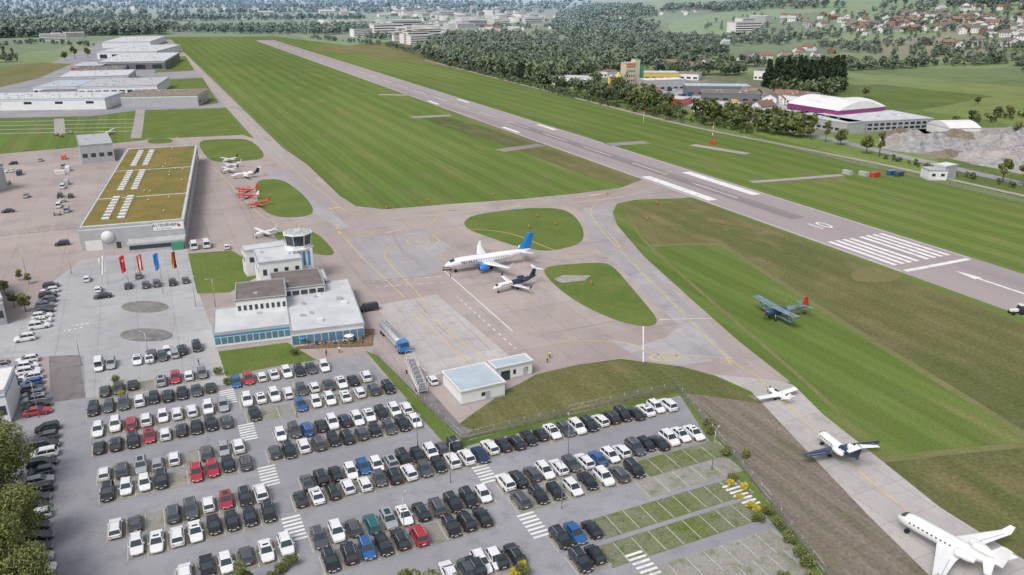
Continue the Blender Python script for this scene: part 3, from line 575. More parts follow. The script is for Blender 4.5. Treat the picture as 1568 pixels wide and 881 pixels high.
# houses
HMS=[]
for k,(wl,rf) in enumerate((('wall_white','roof_tile'),('wall_white','roof_dark'),('wall_grey','roof_brown'),('wall_white','roof_red'),('wood','roof_brown'),('wall_white','roof_grey'),('wall_white','roof_dark'))):
    b=MB(); w_,d_,h_=random.uniform(11,15),random.uniform(9,11),random.uniform(5,7)
    b.box(-w_/2,w_/2,-d_/2,d_/2,-3,h_,wl); b.gable(-w_/2,w_/2,-d_/2,d_/2,h_,h_+3.4,.7,wl,rf)
    for z in (1.0,3.8):
        for i in range(4):
            x=-w_/2+w_*(i+.5)/4
            for sg in (-1,1): b.box(x-.55,x+.55,sg*d_/2-.04,sg*d_/2+.04,z,z+1.3,'glass_dark')
        for sg in (-1,1):
            for y in (-2,2): b.box(sg*w_/2-.04,sg*w_/2+.04,y-.5,y+.5,z,z+1.3,'glass_dark')
    b.box(1.5,2.2,.6,1.3,h_+2,h_+4,'roof_red'); HMS.append(b.mesh('house'))
def house(x,y,sc=1,name='village_house'):
    X,Y,Z=T(x,y); o=link(name,random.choice(HMS)); o.location=(X,Y,Z); o.rotation_euler=(0,0,random.uniform(0,3.14)); o.scale=(sc,sc,sc*.9)
random.seed(11)
for cx,cy,rx,ry,n in ((1450,34,110,16,95),(1340,42,70,9,40),(1250,30,60,10,14),(1500,14,70,6,14),(1120,62,60,6,8),(1170,92,40,6,6),(1230,80,60,6,8),(930,26,60,8,5),(1060,20,60,8,6),(1540,50,60,10,26),(1050,100,70,7,12),(760,46,80,12,34),(1190,160,30,10,5),(1500,70,60,5,6)):
    for i in range(n): house(random.gauss(cx,rx*.5),max(4,random.gauss(cy,ry*.5)),random.uniform(.7,1.2))
TB=[]
for k in range(5):
    b=MB(); w_,d_,h_=random.uniform(25,60),random.uniform(18,30),random.uniform(8,15); wl=['wall_white','wall_grey','roof_white','wall_white','roof_light'][k]
    b.box(-w_/2,w_/2,-d_/2,d_/2,0,h_,wl); b.box(-w_/2-.3,w_/2+.3,-d_/2-.3,d_/2+.3,h_+.01,h_+.5,['roof_light','roof_white','roof_grey','roof_tile','roof_light'][k])
    for z in np.arange(1.5,h_-2,3.2): b.box(-w_/2+1,w_/2-1,-d_/2-.05,-d_/2,z,z+1.4,'glass_dark')
    TB.append(b.mesh('town_block'))
for cx,cy,rx,ry,n in ((640,52,70,10,36),(720,38,80,8,40),(560,42,60,5,20),(680,24,140,6,50),(790,30,50,6,22),(460,20,150,5,20),(200,18,200,5,10),(90,60,30,3,3),(1130,45,80,8,3),(640,66,18,5,7),(620,14,200,3,26),(780,18,50,5,16)):
    for i in range(n):
        X,Y,Z=T(random.gauss(cx,rx*.5),max(6,random.gauss(cy,ry*.5))); o=link('town_building',random.choice(TB)); o.location=(X,Y,Z); o.rotation_euler=(0,0,A+random.choice([0,1.57])+random.uniform(-.2,.2)); s_=random.uniform(.6,1.2); o.scale=(s_,s_,s_*random.uniform(.9,1.4))
def cont(col):
    b=MB(); b.box(-3,3,-1.2,1.2,.12,2.65,col)
    for i in range(15): 
        x=-2.8+i*.4; b.box(x,x+.15,-1.26,-1.2,.3,2.5,col); b.box(x,x+.15,1.2,1.26,.3,2.5,col)
    for x in (-2.95,2.8):
        for y in (-1.28,1.14): b.box(x-.02,x+.17,y,y+.14,0,2.7,'steel')
    return b.mesh('container')
CN=[cont(c) for c in ('car_b','red_paint','orange_paint','roof_white','teal_paint','yellow_solid','wall_grey','roof_white')]
for i in range(130):
    t=random.random(); x=980+t*240+random.gauss(0,8); y=140+t*42+random.gauss(0,7); X,Y=G(x,y)
    if random.random()<.4: o=link('shipping_container',random.choice(CN)); o.location=(X,Y,.05); o.rotation_euler=(0,0,A+random.choice([0,1.57,.4]))
    else: car(X,Y,random.uniform(0,6),random.choice('wwrbskws'),random.choice(['van','hatch','suv']),sc=1.15)
for x,y,k in ((1365,268,0),(1376,270,4),(1297,268,6),(1340,271,1),(98,244,2),(92,268,3),(102,283,6),(30,268,4),(104,262,3),(1322,270,6)):
    X,Y=G(x,y); o=link('shipping_container',CN[k]); o.location=(X,Y,.05); o.rotation_euler=(0,0,A+random.choice([0,1.57])); o.scale=(.8,.8,.8)
def heap(name,x,y,r,h,mat,seed):
    X,Y=G(x,y); rr=random.Random(seed); bm=bmesh.new(); n=32; m=12; c=bm.verts.new((0,0,h)); prev=None
    for j in range(1,m+1):
        ring=[]
        for i in range(n):
            a_=2*math.pi*i/n; q_=j/m*r*(1+.25*math.sin(a_*2+seed)+.1*math.sin(a_*5)); ring.append(bm.verts.new((q_*math.cos(a_),q_*math.sin(a_)*.7,max(-.05,h*(1-j/m)**.9*(1+.25*math.sin(a_*3+j*.7+seed)+rr.uniform(-.15,.15))) if j<m else -.05)))
        for i in range(n):
            if prev is None: bm.faces.new((c,ring[i],ring[(i+1)%n]))
            else: bm.faces.new((prev[i],ring[i],ring[(i+1)%n],prev[(i+1)%n]))
        prev=ring
    me=bpy.data.meshes.new(name); bm.to_mesh(me); bm.free(); me.materials.append(MATS[mat]); o=link(name,me); o.location=(X,Y,.04)
for i,(x,y,r,h,mt) in enumerate(((1395,214,18,5,'gravel_light'),(1430,222,20,6,'stone_grey'),(1480,230,18,5,'stone_grey'),(1530,224,16,6,'gravel_light'),(1555,215,20,7,'stone_grey'),(1375,210,12,5,'bare_soil'),(1500,240,16,4,'gravel_light'),(1460,212,20,5,'bare_soil'),(1410,230,14,4,'stone_grey'),(1550,245,18,5,'gravel_light'),(1590,235,20,6,'stone_grey'),(1505,212,16,4,'gravel_light'),(1370,222,12,3,'gravel_light'),(1450,238,12,3,'bare_soil'),(1535,252,12,3,'stone_grey'))): heap('gravel_heap',x,y,r,h,mt,i)
# ---------------------------------------------------------------- aircraft
def aircraft(name,nose,tail,fz,r,span,spec):
    a=Vector((*G(*nose,fz),0)); b_=Vector((*G(*tail,fz),0)); L=(a-b_).length; d=(a-b_)/L; mid=(a+b_)/2
    rz=math.atan2(d.y,d.x)-math.pi/2; p=empty(name,(mid.x,mid.y,.09),rz)
    y=lambda t:L/2-t*L
    c1,c2=spec.get('c1','plane_white'),spec.get('c2','plane_white'); ct=spec.get('split',.6)
    st=spec.get('st') or [(0,.04,-.35),(.015,.3,-.32),(.045,.58,-.22),(.09,.83,-.1),(.15,.97,0),(.22,1,0),(.4,1,0),(.62,1,0),(.72,.9,.08),(.82,.68,.25),(.91,.42,.45),(.97,.22,.6),(1,.08,.66)]
    b=MB(); n=14; secs=[];ms=[]
    for t,k,z in st: secs.append([(r*k*math.cos(2*math.pi*i/n),y(t),fz+z*r+r*k*math.sin(2*math.pi*i/n)) for i in range(n)])
    for i in range(len(st)-1): ms.append(c2 if (st[i][0]+st[i+1][0])/2>ct else c1)
    b.loft(secs,ms,True,True); b.obj('fuselage',p)
    b=MB()
    ck=spec.get('ck',(.05,.10)); t0,t1=ck
    for a0 in (-1,-.33,.34):
        A0=math.pi/2+a0*.85; A1=math.pi/2+(a0+.6)*.85
        f0=r*.66*1.03; f1=r*.93*1.03
        b.add([(f0*math.cos(A0),y(t0),fz-.18*r+f0*math.sin(A0)),(f0*math.cos(A1),y(t0),fz-.18*r+f0*math.sin(A1)),(f1*math.cos(A1),y(t1),fz-.04*r+f1*math.sin(A1)),(f1*math.cos(A0),y(t1),fz-.04*r+f1*math.sin(A0))],[(0,1,2,3)],'glass_dark')
    if spec.get('canopy'):
        t0,t1=spec['canopy']; ym=(y(t0)+y(t1))/2; l=(y(t0)-y(t1))/2
        secs=[[(r*.62*math.cos(2*math.pi*i/10)*math.sin(math.pi*(j+.3)/6.6),ym+l*math.cos(math.pi*(j+.3)/6.6),fz+r*.6+r*.75*max(-.2,math.sin(2*math.pi*i/10))*math.sin(math.pi*(j+.3)/6.6)) for i in range(10)] for j in range(7)]
        b.loft(secs,'glass_dark',True,True)
    nw=spec.get('nw',0)
    for i in range(nw):
        t=.17+(.5*i/nw)*spec.get('wl',1.1); s_=L/nw*.09
        for sg in (-1,1):
            x=sg*r*.985; b.box(min(x,x+sg*.03),max(x,x+sg*.03),y(t)-s_,y(t)+s_,fz+.14*r,fz+.14*r+max(.24,r*.2),'glass_dark')
    b.obj('windows',p)
    def surf(b,pts,mat,th):
        secs=[]
        for x,yl,c,z in pts:
            h=c*th; secs.append([(x,yl,z),(x,yl-.12*c,z+h*.8),(x,yl-.4*c,z+h),(x,yl-c,z),(x,yl-.4*c,z-h*.5),(x,yl-.1*c,z-h*.5)])
        b.loft(secs,mat,True,False)
    b=MB(); wz=spec.get('wz',fz-.6*r); wr=y(spec.get('wt',.38)); rc=spec['rc']; tc=spec['tc']; sw=spec['sweep']; dh=spec.get('dih',.08); cw=spec.get('cw','plane_white')
    for sg in (-1,1):
        hs=span/2; surf(b,[(0,wr,rc,wz),(sg*hs*.35,wr-sw*.35,rc+(tc-rc)*.45,wz+dh*hs*.35),(sg*hs,wr-sw,tc,wz+dh*hs)],cw,.06)
        ya=wr-sw*.4-(rc+(tc-rc)*.5)*.74; yb=wr-sw*.93-(tc*1.06)*.74; z_=wz+dh*hs
        if rc>2.2: 
            b.add([(sg*hs*.4,ya,wz+dh*hs*.4+rc*.045),(sg*hs*.93,yb,z_*1+tc*.05-.02),(sg*hs*.93,yb-.09,z_+tc*.05-.02),(sg*hs*.4,ya-.09,wz+dh*hs*.4+rc*.045)],[(0,1,2,3)],'wall_grey')
        if spec.get('wl_') : 
            z0=wz+dh*hs; x=sg*hs; wc=spec.get('cl',cw)
            secs=[[(x,wr-sw,z0),(x+sg*.05,wr-sw-tc*.4,z0),(x,wr-sw-tc,z0)],[(x+sg*.35,wr-sw-tc*.6,z0+spec['wl_']),(x+sg*.4,wr-sw-tc*.8,z0+spec['wl_']),(x+sg*.35,wr-sw-tc*1.15,z0+spec['wl_'])]]; b.loft(secs,wc)
        if spec.get('upper'):
            uz=fz+r*1.25; surf(b,[(0,wr+.9,rc*1.15,uz),(sg*hs*1.3,wr+.9,rc*1.1,uz+.3)],'wing_blue',.05)
            for k in (.75,.8): b.cyl((sg*hs*.8,wr-(.3 if k<.78 else 1.5),wz+.2),(sg*hs*.85,wr+(.6 if k<.78 else -.6),uz+.1),.07,.07,5,'black_trim')
    b.obj('wings',p)
    b=MB(); fh=spec['fh']; fc=spec['fc']; cf=spec.get('cf',c2); yt=y(spec.get('ft',.86)); fs=spec.get('fs',fh*.7); zt=fz+.45*r
    secs=[]
    for k,cc in ((0,fc),(1,fc*.5)):
        z=zt+fh*k; yl=yt-fs*k; secs.append([(0,yl,z),(.1*fc*.5,yl-cc*.35,z),(0,yl-cc,z),(-.1*fc*.5,yl-cc*.35,z)])
    b.loft([ [(0,yt+fc*.7,zt-.1),(.05,yt+fc*.5,zt-.1),(0,yt-fc,zt-.1),(-.05,yt+fc*.5,zt-.1)] ]+secs,cf)
    tz=zt+fh*.97 if spec.get('T') else fz+.35*r; ty=(yt-fs+.1) if spec.get('T') else yt-.1*fc
    for sg in (-1,1): surf(b,[(0,ty,fc*.55,tz),(sg*spec['ts']/2,ty-spec['ts']*spec.get('tsw',.2),fc*.3,tz+.05*spec['ts']*(0 if spec.get('T') else 1))],spec.get('cts',c2),.05)
    b.obj('tail',p)
    b=MB()
    for (ex,et,ez,er,el,ec) in spec.get('eng',[]):
        prof=[(0,.8),(.05,.95),(.3,1),(.65,.92),(.95,.6),(1,.5)]
        for sg in ((-1,1) if ex else (1,)):
            secs=[[(sg*ex+er*k*math.cos(2*math.pi*i/12),y(et)-t*el,ez+er*k*math.sin(2*math.pi*i/12)) for i in range(12)] for t,k in prof]; b.loft(secs,ec,True,True)
            b.cyl((sg*ex,y(et)+.02,ez),(sg*ex,y(et)-.05,ez),er*.74,er*.74,12,'black_trim'); 
            if ex: b.box(min(sg*ex,sg*ex*.3),max(sg*ex,sg*ex*.3),y(et)-el*.7,y(et)-el*.25,ez-.08+(er*.9 if ez<fz-.5*r else 0),ez+.08+(er*.9 if ez<fz-.5*r else 0),ec)
    if spec.get('prop'):
        pr=spec['prop']; zz=fz-.1*r; b.cyl((0,y(0)+.35,zz),(0,y(0)-.1,zz),.05,r*.35,10,cf)
        for k in range(3):
            a_=k*2.094+.4; b.cyl((0,y(0)+.1,zz),(pr*math.cos(a_),y(0)+.1,zz+pr*math.sin(a_)),.1,.05,4,'black_trim')
    b.obj('engines',p)
    b=MB(); wr_=max(.22,r*.3)
    for gx,gt in ((0,spec.get('ng',.12)),(-r*1.3,spec.get('mg',.5)),(r*1.3,spec.get('mg',.5))):
        if spec.get('taildrag') and gx==0: gt=.93
        b.cyl((gx,y(gt),wr_),(gx*.8,y(gt),fz-.5*r+ (r*.5 if gt>.9 else 0)),.09,.09,6,'steel'); 
        for o_ in (-.17,.17): b.cyl((gx+o_-.1,y(gt),wr_),(gx+o_+.1,y(gt),wr_),wr_,wr_,12,'tyre')
    b.obj('landing_gear',p); return p,L,y
pa,L,y=aircraft('passenger_jet',(681,405),(813,386),3.1,1.5,24.5,dict(c2='plane_white',nw=20,wl=1.12,rc=5.2,tc=1.4,sweep=5.2,wt=.36,wz=2.0,dih=.1,wl_=1.6,cl='plane_white',fh=5.6,fc=4.6,cf='plane_blue',ft=.83,fs=3.6,ts=9.5,cts='plane_white',tsw=.25,eng=[(4.3,.33,1.55,.92,3.1,'plane_blue')],mg=.5,split=.86))
for sg in (1,-1):
    t_=text('lettering',"PEOPLE'S",1.2,'navy_paint',pa,(sg*1.56,y(.26),3.0),(math.pi/2,0,sg*math.pi/2),1.1,.01)
aircraft('business_jet',(755,441),(822,424),2.0,.85,13.5,dict(c2='navy_paint',split=.5,nw=6,wl=.6,rc=2.6,tc=.9,sweep=1.6,wz=1.4,cw='plane_white',cl='navy_paint',wl_=.9,fh=2.6,fc=2.4,ft=.8,fs=1.8,T=1,ts=5.4,cts='plane_white',eng=[(1.45,.62,2.5,.5,2.2,'navy_paint')]))
aircraft('light_aircraft',(1177,595),(1207,613),1.3,.55,10.3,dict(nw=0,rc=1.7,tc=1.3,sweep=.2,wt=.3,wz=.95,fh=1.3,fc=1.2,ts=3.6,tsw=.05,canopy=(.24,.55),prop=.9))
aircraft('business_jet',(1254,662),(1310,706),2.1,.95,15.5,dict(c2='navy_paint',split=.62,nw=6,wl=.7,rc=2.9,tc=1.1,sweep=1.7,wz=1.4,cw='navy_paint',wl_=.5,fh=2.8,fc=2.6,ft=.8,fs=1.8,T=1,ts=6.4,cts='plane_white',eng=[(1.6,.62,2.6,.55,2.4,'plane_white')]))
aircraft('business_jet',(1375,787),(1530,873),2.5,1.2,18.8,dict(nw=10,wl=.9,rc=4.2,tc=1.4,sweep=4.6,wt=.42,wz=1.9,wl_=1.2,fh=3.2,fc=3.2,ft=.82,fs=2.4,ts=7.6,tsw=.28,cw='plane_white',eng=[(2.0,.66,3.1,.68,2.8,'plane_white'),(0,.74,4.2,.62,3.2,'plane_white')]))
BST=[(0,.5,0),(.02,.85,0),(.08,1,0),(.2,1.0,0),(.45,1,0),(.7,.75,.1),(.9,.4,.15),(1,.15,.2)]
aircraft('biplane',(1172,480),(1238,469),2.2,.95,12.5,dict(c1='teal_paint',c2='wing_blue',split=.5,cf='red_paint',nw=5,wl=.6,rc=2.1,tc=1.9,sweep=.1,wt=.2,wz=1.3,dih=.03,cw='wing_blue',upper=1,fh=2.3,fc=2.2,ft=.84,fs=.6,ts=6.5,tsw=.05,cts='wing_blue',prop=1.6,taildrag=1,mg=.18,st=BST,ck=(.16,.24)))
for ns,tl,c,cc in (((362,289),(394,290),'red_paint','red_paint'),((362,298),(396,300),'red_paint','plane_white'),((380,314),(413,308),'orange_paint','orange_paint')):
    aircraft('trainer_aircraft',ns,tl,1.5,.5,9.5,dict(c1=c,c2=c,cw=c,cf=cc,cts=c,rc=1.7,tc=.9,sweep=.4,wt=.33,wz=1.1,fh=1.8,fc=1.5,ts=3.6,tsw=.1,canopy=(.25,.55),prop=1.1))
for ns,tl,cf in (((340,247),(364,242),'navy_paint'),((342,256),(370,250),'plane_white'),((388,360),(425,352),'plane_white'),((158,207),(176,197),'plane_white'),((340,262),(364,258),'navy_paint')):
    aircraft('light_aircraft',ns,tl,1.5,.6,10.5,dict(cf=cf,cts='plane_white',rc=1.6,tc=1.1,sweep=.2,wt=.3,wz=2.1,dih=.02,fh=1.7,fc=1.4,ts=3.6,tsw=.05,prop=1.0))
aircraft('business_jet',(354,269),(398,265),1.8,.75,12,dict(c2='navy_paint',split=.7,nw=5,wl=.6,rc=2.4,tc=.9,sweep=1.4,wz=1.3,fh=2.4,fc=2.1,ft=.8,T=1,ts=5,cts='plane_white',eng=[(1.3,.62,2.3,.45,2,'plane_white')]))
# ---------------------------------------------------------------- tank truck, boarding stairs, tractor
def gpose(a,b,z=1): 
    a=Vector(G(*a,z));b=Vector(G(*b,z)); d=a-b; return (a+b)/2,math.atan2(d.y,d.x)-math.pi/2,d.length
m_,rz,L=gpose((620,535),(587,500),1.5); p=empty('tank_truck',(m_.x,m_.y,.09),rz); h=L/2
b=MB(); secs=[]
for t,k in ((-h,.75),(-h+.25,1),(h-3.2,1),(h-2.95,.75)): secs.append([(1.22*k*math.cos(2*math.pi*i/16),t,2.15+.95*k*math.sin(2*math.pi*i/16)) for i in range(16)])
b.loft(secs,'metal_trim',True,True); b.box(-.35,.35,-h+.5,h-3.4,3.08,3.2,'steel')
for i in range(4): b.cyl((0,-h+1.4+i*1.5,3.15),(0,-h+1.4+i*1.5,3.4),.3,.3,10,'wall_grey')
b.obj('tank',p); b=MB(); b.box(-1.0,1.0,-h,h-.4,.75,1.15,'black_trim'); b.box(-1.25,1.25,-h+.2,h-3.4,1.15,1.4,'wall_grey')
for yy in (h-1.2,-h+2.6,-h+1.3):
    for sx in (-1,1): b.cyl((sx*.85,yy,.52),(sx*1.22,yy,.52),.52,.52,14,'tyre'); b.cyl((sx*1.2,yy,.52),(sx*1.24,yy,.52),.25,.25,8,'hub')
b.obj('chassis',p); b=MB(); b.loft([[(-1.22,h-2.5,.8),(1.22,h-2.5,.8),(1.22,h,.8),(-1.22,h,.8)],[(-1.22,h-2.5,1.9),(1.22,h-2.5,1.9),(1.22,h,1.9),(-1.22,h,1.9)],[(-1.12,h-2.4,3.0),(1.12,h-2.4,3.0),(1.12,h-.35,3.0),(-1.12,h-.35,3.0)]],'plane_blue')
b.add([(-1.05,h+.02,1.95),(1.05,h+.02,1.95),(1.0,h-.28,2.85),(-1.0,h-.28,2.85)],[(0,1,2,3)],'glass_dark')
for sx in (-1,1): b.box(sx*1.2-.04,sx*1.2+.04,h-1.5,h-.4,1.95,2.7,'glass_dark')
b.obj('cab',p)
m_,rz,L=gpose((648,598),(628,562)); p=empty('boarding_stairs',(m_.x,m_.y,.09),rz); b=MB(); n=14
for i in range(n): b.box(-.9,.9,-L/2+i*L/n,-L/2+(i+1)*L/n+.05,.5+(n-i)*.16,.6+(n-i)*.16,'steel')
for sx in (-.95,.95):
    b.cyl((sx,-L/2,2.7),(sx,L/2,.5),.1,.1,6,'roof_white'); b.cyl((sx,-L/2,3.6),(sx,L/2,1.4),.05,.05,6,'roof_white')
    for i in range(9):
        t=i/8; yy=-L/2+L*t; z=2.7-2.2*t; b.cyl((sx,yy,z),(sx,yy,z+1.9),.04,.04,5,'roof_white')
for i in range(9):
    t=i/8; yy=-L/2+L*t; z=4.6-2.2*t
    pts=[(-.95,yy,z),(-.6,yy,z+.3),(0,yy,z+.4),(.6,yy,z+.3),(.95,yy,z)]
    for q1_,q2_ in zip(pts,pts[1:]): b.cyl(q1_,q2_,.04,.04,5,'roof_white')
b.obj('stairway',p); b=MB(); b.box(-1,1,-L/2,L/2-1,.45,.62,'wall_grey')
for yy in (-L/2+1,L/2-2):
    for sx in (-1,1): b.cyl((sx*.95,yy,.38),(sx*1.2,yy,.38),.38,.38,12,'tyre')
    b.cyl((0,yy,.6),(0,yy,2.0 if yy<0 else 1),.12,.12,6,'steel')
b.obj('chassis',p)
X,Y=G(1556,481); p=empty('tractor',(X,Y,.02),A+1.2); b=MB()
b.loft([[(-.45,-.2,.8),(.45,-.2,.8),(.45,-.2,1.5),(-.45,-.2,1.5)],[(-.4,1.9,.8),(.4,1.9,.8),(.4,1.9,1.35),(-.4,1.9,1.35)]],'wall_white'); b.obj('hood',p)
b=MB(); b.loft([[(-.8,-1.6,1.0),(.8,-1.6,1),(.8,-.2,1),(-.8,-.2,1)],[(-.7,-1.5,2.5),(.7,-1.5,2.5),(.7,-.4,2.5),(-.7,-.4,2.5)]],'glass_dark'); b.box(-.8,.8,-1.6,-.3,2.5,2.65,'roof_white'); b.obj('cab',p)
b=MB()
for sx in (-1,1): b.cyl((sx*.75,-1,.8),(sx*1.15,-1,.8),.8,.8,16,'tyre'); b.cyl((sx*.65,1.4,.5),(sx*.95,1.4,.5),.5,.5,14,'tyre')
b.obj('wheels',p)
def cart(x,y,rz,col):
    X,Y=G(x,y); p=empty('baggage_cart',(X,Y,.09),rz); b=MB(); b.box(-.7,.7,-1.2,1.2,.5,.65,'wall_grey'); b.box(-.65,.65,-1.2,-1.1,.65,1.5,col); b.box(-.65,.65,1.1,1.2,.65,1.5,col); b.box(-.7,.7,-1.25,1.25,1.5,1.58,'wall_grey')
    b.cyl((0,1.2,.55),(0,2.1,.4),.05,.05,6,'steel')
    for yy in (-.9,.9):
        for sx in (-1,1): b.cyl((sx*.55,yy,.28),(sx*.75,yy,.28),.28,.28,10,'tyre')
    b.obj('body',p)
for x,y,c in ((530,445,'wall_white'),(395,452,'wall_white'),(684,414,'yellow_solid'),(86,208,'orange_paint'),(108,205,'orange_paint'),(97,310,'wall_white'),(88,330,'yellow_solid'),(94,210,'orange_paint'),(12,283,'wall_white')): cart(x,y,random.uniform(0,3),c)
def person(x,y,rz,top,bot,hair='hair'):
    X,Y=G(x,y); p=empty('person',(X,Y,.08),rz)
    def sk(name,vs,es,rs,mat):
        me=bpy.data.meshes.new(name); me.from_pydata(vs,es,[]); bm=bmesh.new(); bm.from_mesh(me); L_=bm.verts.layers.skin.verify()
        for v,r_ in zip(bm.verts,rs): v[L_].radius=(r_,r_)
        bm.verts.ensure_lookup_table(); bm.verts[0][L_].use_root=True; bm.to_mesh(me); bm.free()
        o=link(name,me,p); o.modifiers.new('skin','SKIN'); s_=o.modifiers.new('sub','SUBSURF'); s_.levels=1; s_.render_levels=1; me.materials.append(MATS[mat])
    sk('legs',[(0,0,.93),(.1,0,.88),(.11,.06,.48),(.11,-.03,.08),(.11,.13,.04),(-.1,0,.88),(-.11,.0,.48),(-.11,-.12,.08),(-.11,.04,.04)],[(0,1),(1,2),(2,3),(3,4),(0,5),(5,6),(6,7),(7,8)],[.13,.1,.07,.05,.045,.1,.07,.05,.045],bot)
    sk('torso',[(0,0,.98),(0,.01,1.2),(0,0,1.4),(.19,0,1.4),(.25,-.03,1.13),(.25,.08,.9),(-.19,0,1.4),(-.25,.02,1.13),(-.24,.13,.92),(0,0,1.49)],[(0,1),(1,2),(2,3),(3,4),(4,5),(2,6),(6,7),(7,8),(2,9)],[.14,.15,.14,.07,.05,.04,.07,.05,.04,.06],top)
    b=MB(); 
    for (zc,r_,m_,y0_) in ((1.63,.105,'skin',0),(1.665,.108,'hair',-.02)):
        b.loft([[(r_*math.sin(math.pi*(j+.2)/6.4)*.82*math.cos(2*math.pi*i/10),y0_+r_*math.sin(math.pi*(j+.2)/6.4)*math.sin(2*math.pi*i/10),zc+r_*1.15*math.cos(math.pi*(j+.2)/6.4)) for i in range(10)] for j in range(7)],m_,True,True)
    b.cyl((0,0,1.46),(0,0,1.56),.055,.05,8,'skin'); b.obj('head',p)
for x,y,rz,t_,bt in ((838,556,.4,'hi_vis','trousers'),(842,549,2.4,'hi_vis','trousers'),(500,546,1,'red_paint','trousers'),(520,541,3,'wall_white','trousers'),(305,560,2,'navy_paint','trousers'),(690,425,1,'hi_vis','trousers')): person(x,y,rz,t_,bt)
def marker(x,y,h=1.1,c='orange_paint'):
    X,Y=G(x,y); b=MB(); b.box(-.9,.9,-.12,.12,.3,h,c); b.box(-.8,-.7,-.05,.05,0,.3,'steel'); b.box(.7,.8,-.05,.05,0,.3,'steel'); b.box(-.6,.6,-.135,-.12,.45,h-.15,'plane_white'); b.obj('taxiway_sign',None,(X,Y,.07),A+1.2)
for x,y in ((592,320),(655,309),(755,300),(822,333),(810,350),(905,437),(450,190),(586,187),(790,138),(990,338),(1005,313),(1105,345),(1218,232),(1145,172),(415,176),(512,172),(360,95),(850,345),(930,298),(1090,218)): marker(x,y)
def lamp(x,y,h=8):
    X,Y=G(x,y); b=MB(); b.cyl((0,0,0),(0,0,h),.09,.05,6,'steel'); b.cyl((0,0,h-.05),(1.3,0,h+.15),.04,.04,5,'steel'); b.box(1.1,1.8,-.14,.14,h+.1,h+.22,'wall_grey'); b.obj('street_lamp',None,(X,Y,.08),random.uniform(0,6))
for x,y in ((125,560),(300,470),(250,450),(640,690),(690,740),(330,470),(60,640),(860,780),(1090,720),(620,830),(230,560),(40,420),(110,420),(870,700),(455,640)): lamp(x,y)
X,Y=G(1090,220); b=MB()
for i in range(6): b.cyl((0,0,i*2),(0,0,i*2+2),.22,.2,6,'red_paint' if i%2 else 'roof_white')
b.box(-2,2,-.1,.1,4,5,'red_paint'); b.box(-2,2,-.1,.1,7,7.6,'roof_white'); b.box(-4,-2.5,-1,1,0,2.4,'red_paint'); b.obj('glide_path_antenna',None,(X,Y,.02),A+1)
X,Y=G(985,192); b=MB(); b.cyl((0,0,0),(0,0,9),.15,.08,6,'roof_white'); b.box(-.9,.9,-.1,.1,8.3,9.2,'red_paint'); b.obj('windsock_mast',None,(X,Y,0),0)
for (x,y,c,c2) in ((166,436,'roof_white','roof_white'),(197,434,'red_paint','red_paint'),(223,432,'red_paint','roof_white'),(248,430,'plane_blue','plane_blue'),(274,428,'black_trim','yellow_solid')):
    X,Y=G(x,y); p=empty('flagpole',(X,Y,.07),A); b=MB(); b.cyl((0,0,0),(0,0,9),.09,.05,8,'roof_white'); b.cyl((0,0,9),(0,0,9.15),.1,.02,8,'steel'); b.obj('pole',p); b=MB()
    for j in range(12):
        z0,z1=8.8-j*.42,8.8-(j+1)*.42; k=6
        for i in range(k):
            mat=c
            if c2=='roof_white' and 2<=i<4: mat=c2
            if c=='black_trim': mat=['black_trim','red_paint','yellow_solid'][i//2]
            f=lambda q,z:(-.06-q*1.4/k*(1-.03*(8.8-z)),.14*math.sin(q*1.5+z*1.3),z-.12*q)
            b.add([f(i,z0),f(i+1,z0),f(i+1,z1),f(i,z1)],[(0,1,2,3)],mat)
    if x==197: b.box(-.9,-.35,-.25,-.22,6.9,7.1,'roof_white'); b.box(-.72,-.53,-.255,-.225,6.6,7.4,'roof_white')
    b.obj('flag',p)
def fence(name,px,h=2.2,sp=3.0):
    pts=[Vector((*G(*q),0)) for q in px]; p=empty(name,pts[0]); o=pts[0]; b=MB(); m=MB()
    for a,c in zip(pts,pts[1:]):
        L=(c-a).length; n=max(1,int(L/sp)); d=(c-a)/n
        for i in range(n+1):
            q=a+d*i-o; b.cyl((q.x,q.y,0),(q.x,q.y,h),.045,.045,5,'steel')
        a0=a-o;c0=c-o
        for z in (.15,h*.5,h-.05): b.cyl((a0.x,a0.y,z),(c0.x,c0.y,z),.022,.022,4,'steel')
        m.add([(a0.x,a0.y,.1),(c0.x,c0.y,.1),(c0.x,c0.y,h-.06),(a0.x,a0.y,h-.06)],[(0,1,2,3)],'wire_mesh')
    b.obj('posts',p); m.obj('wire_mesh',p)
fence('chain_link_fence',[(572,543),(640,612),(708,678),(870,636),(1036,598),(1110,690),(1180,775),(1262,886),(1320,960)])
fence('chain_link_fence',[(0,362),(60,356),(118,350)]); fence('chain_link_fence',[(960,168),(1150,214),(1350,262),(1568,312)],2,8)
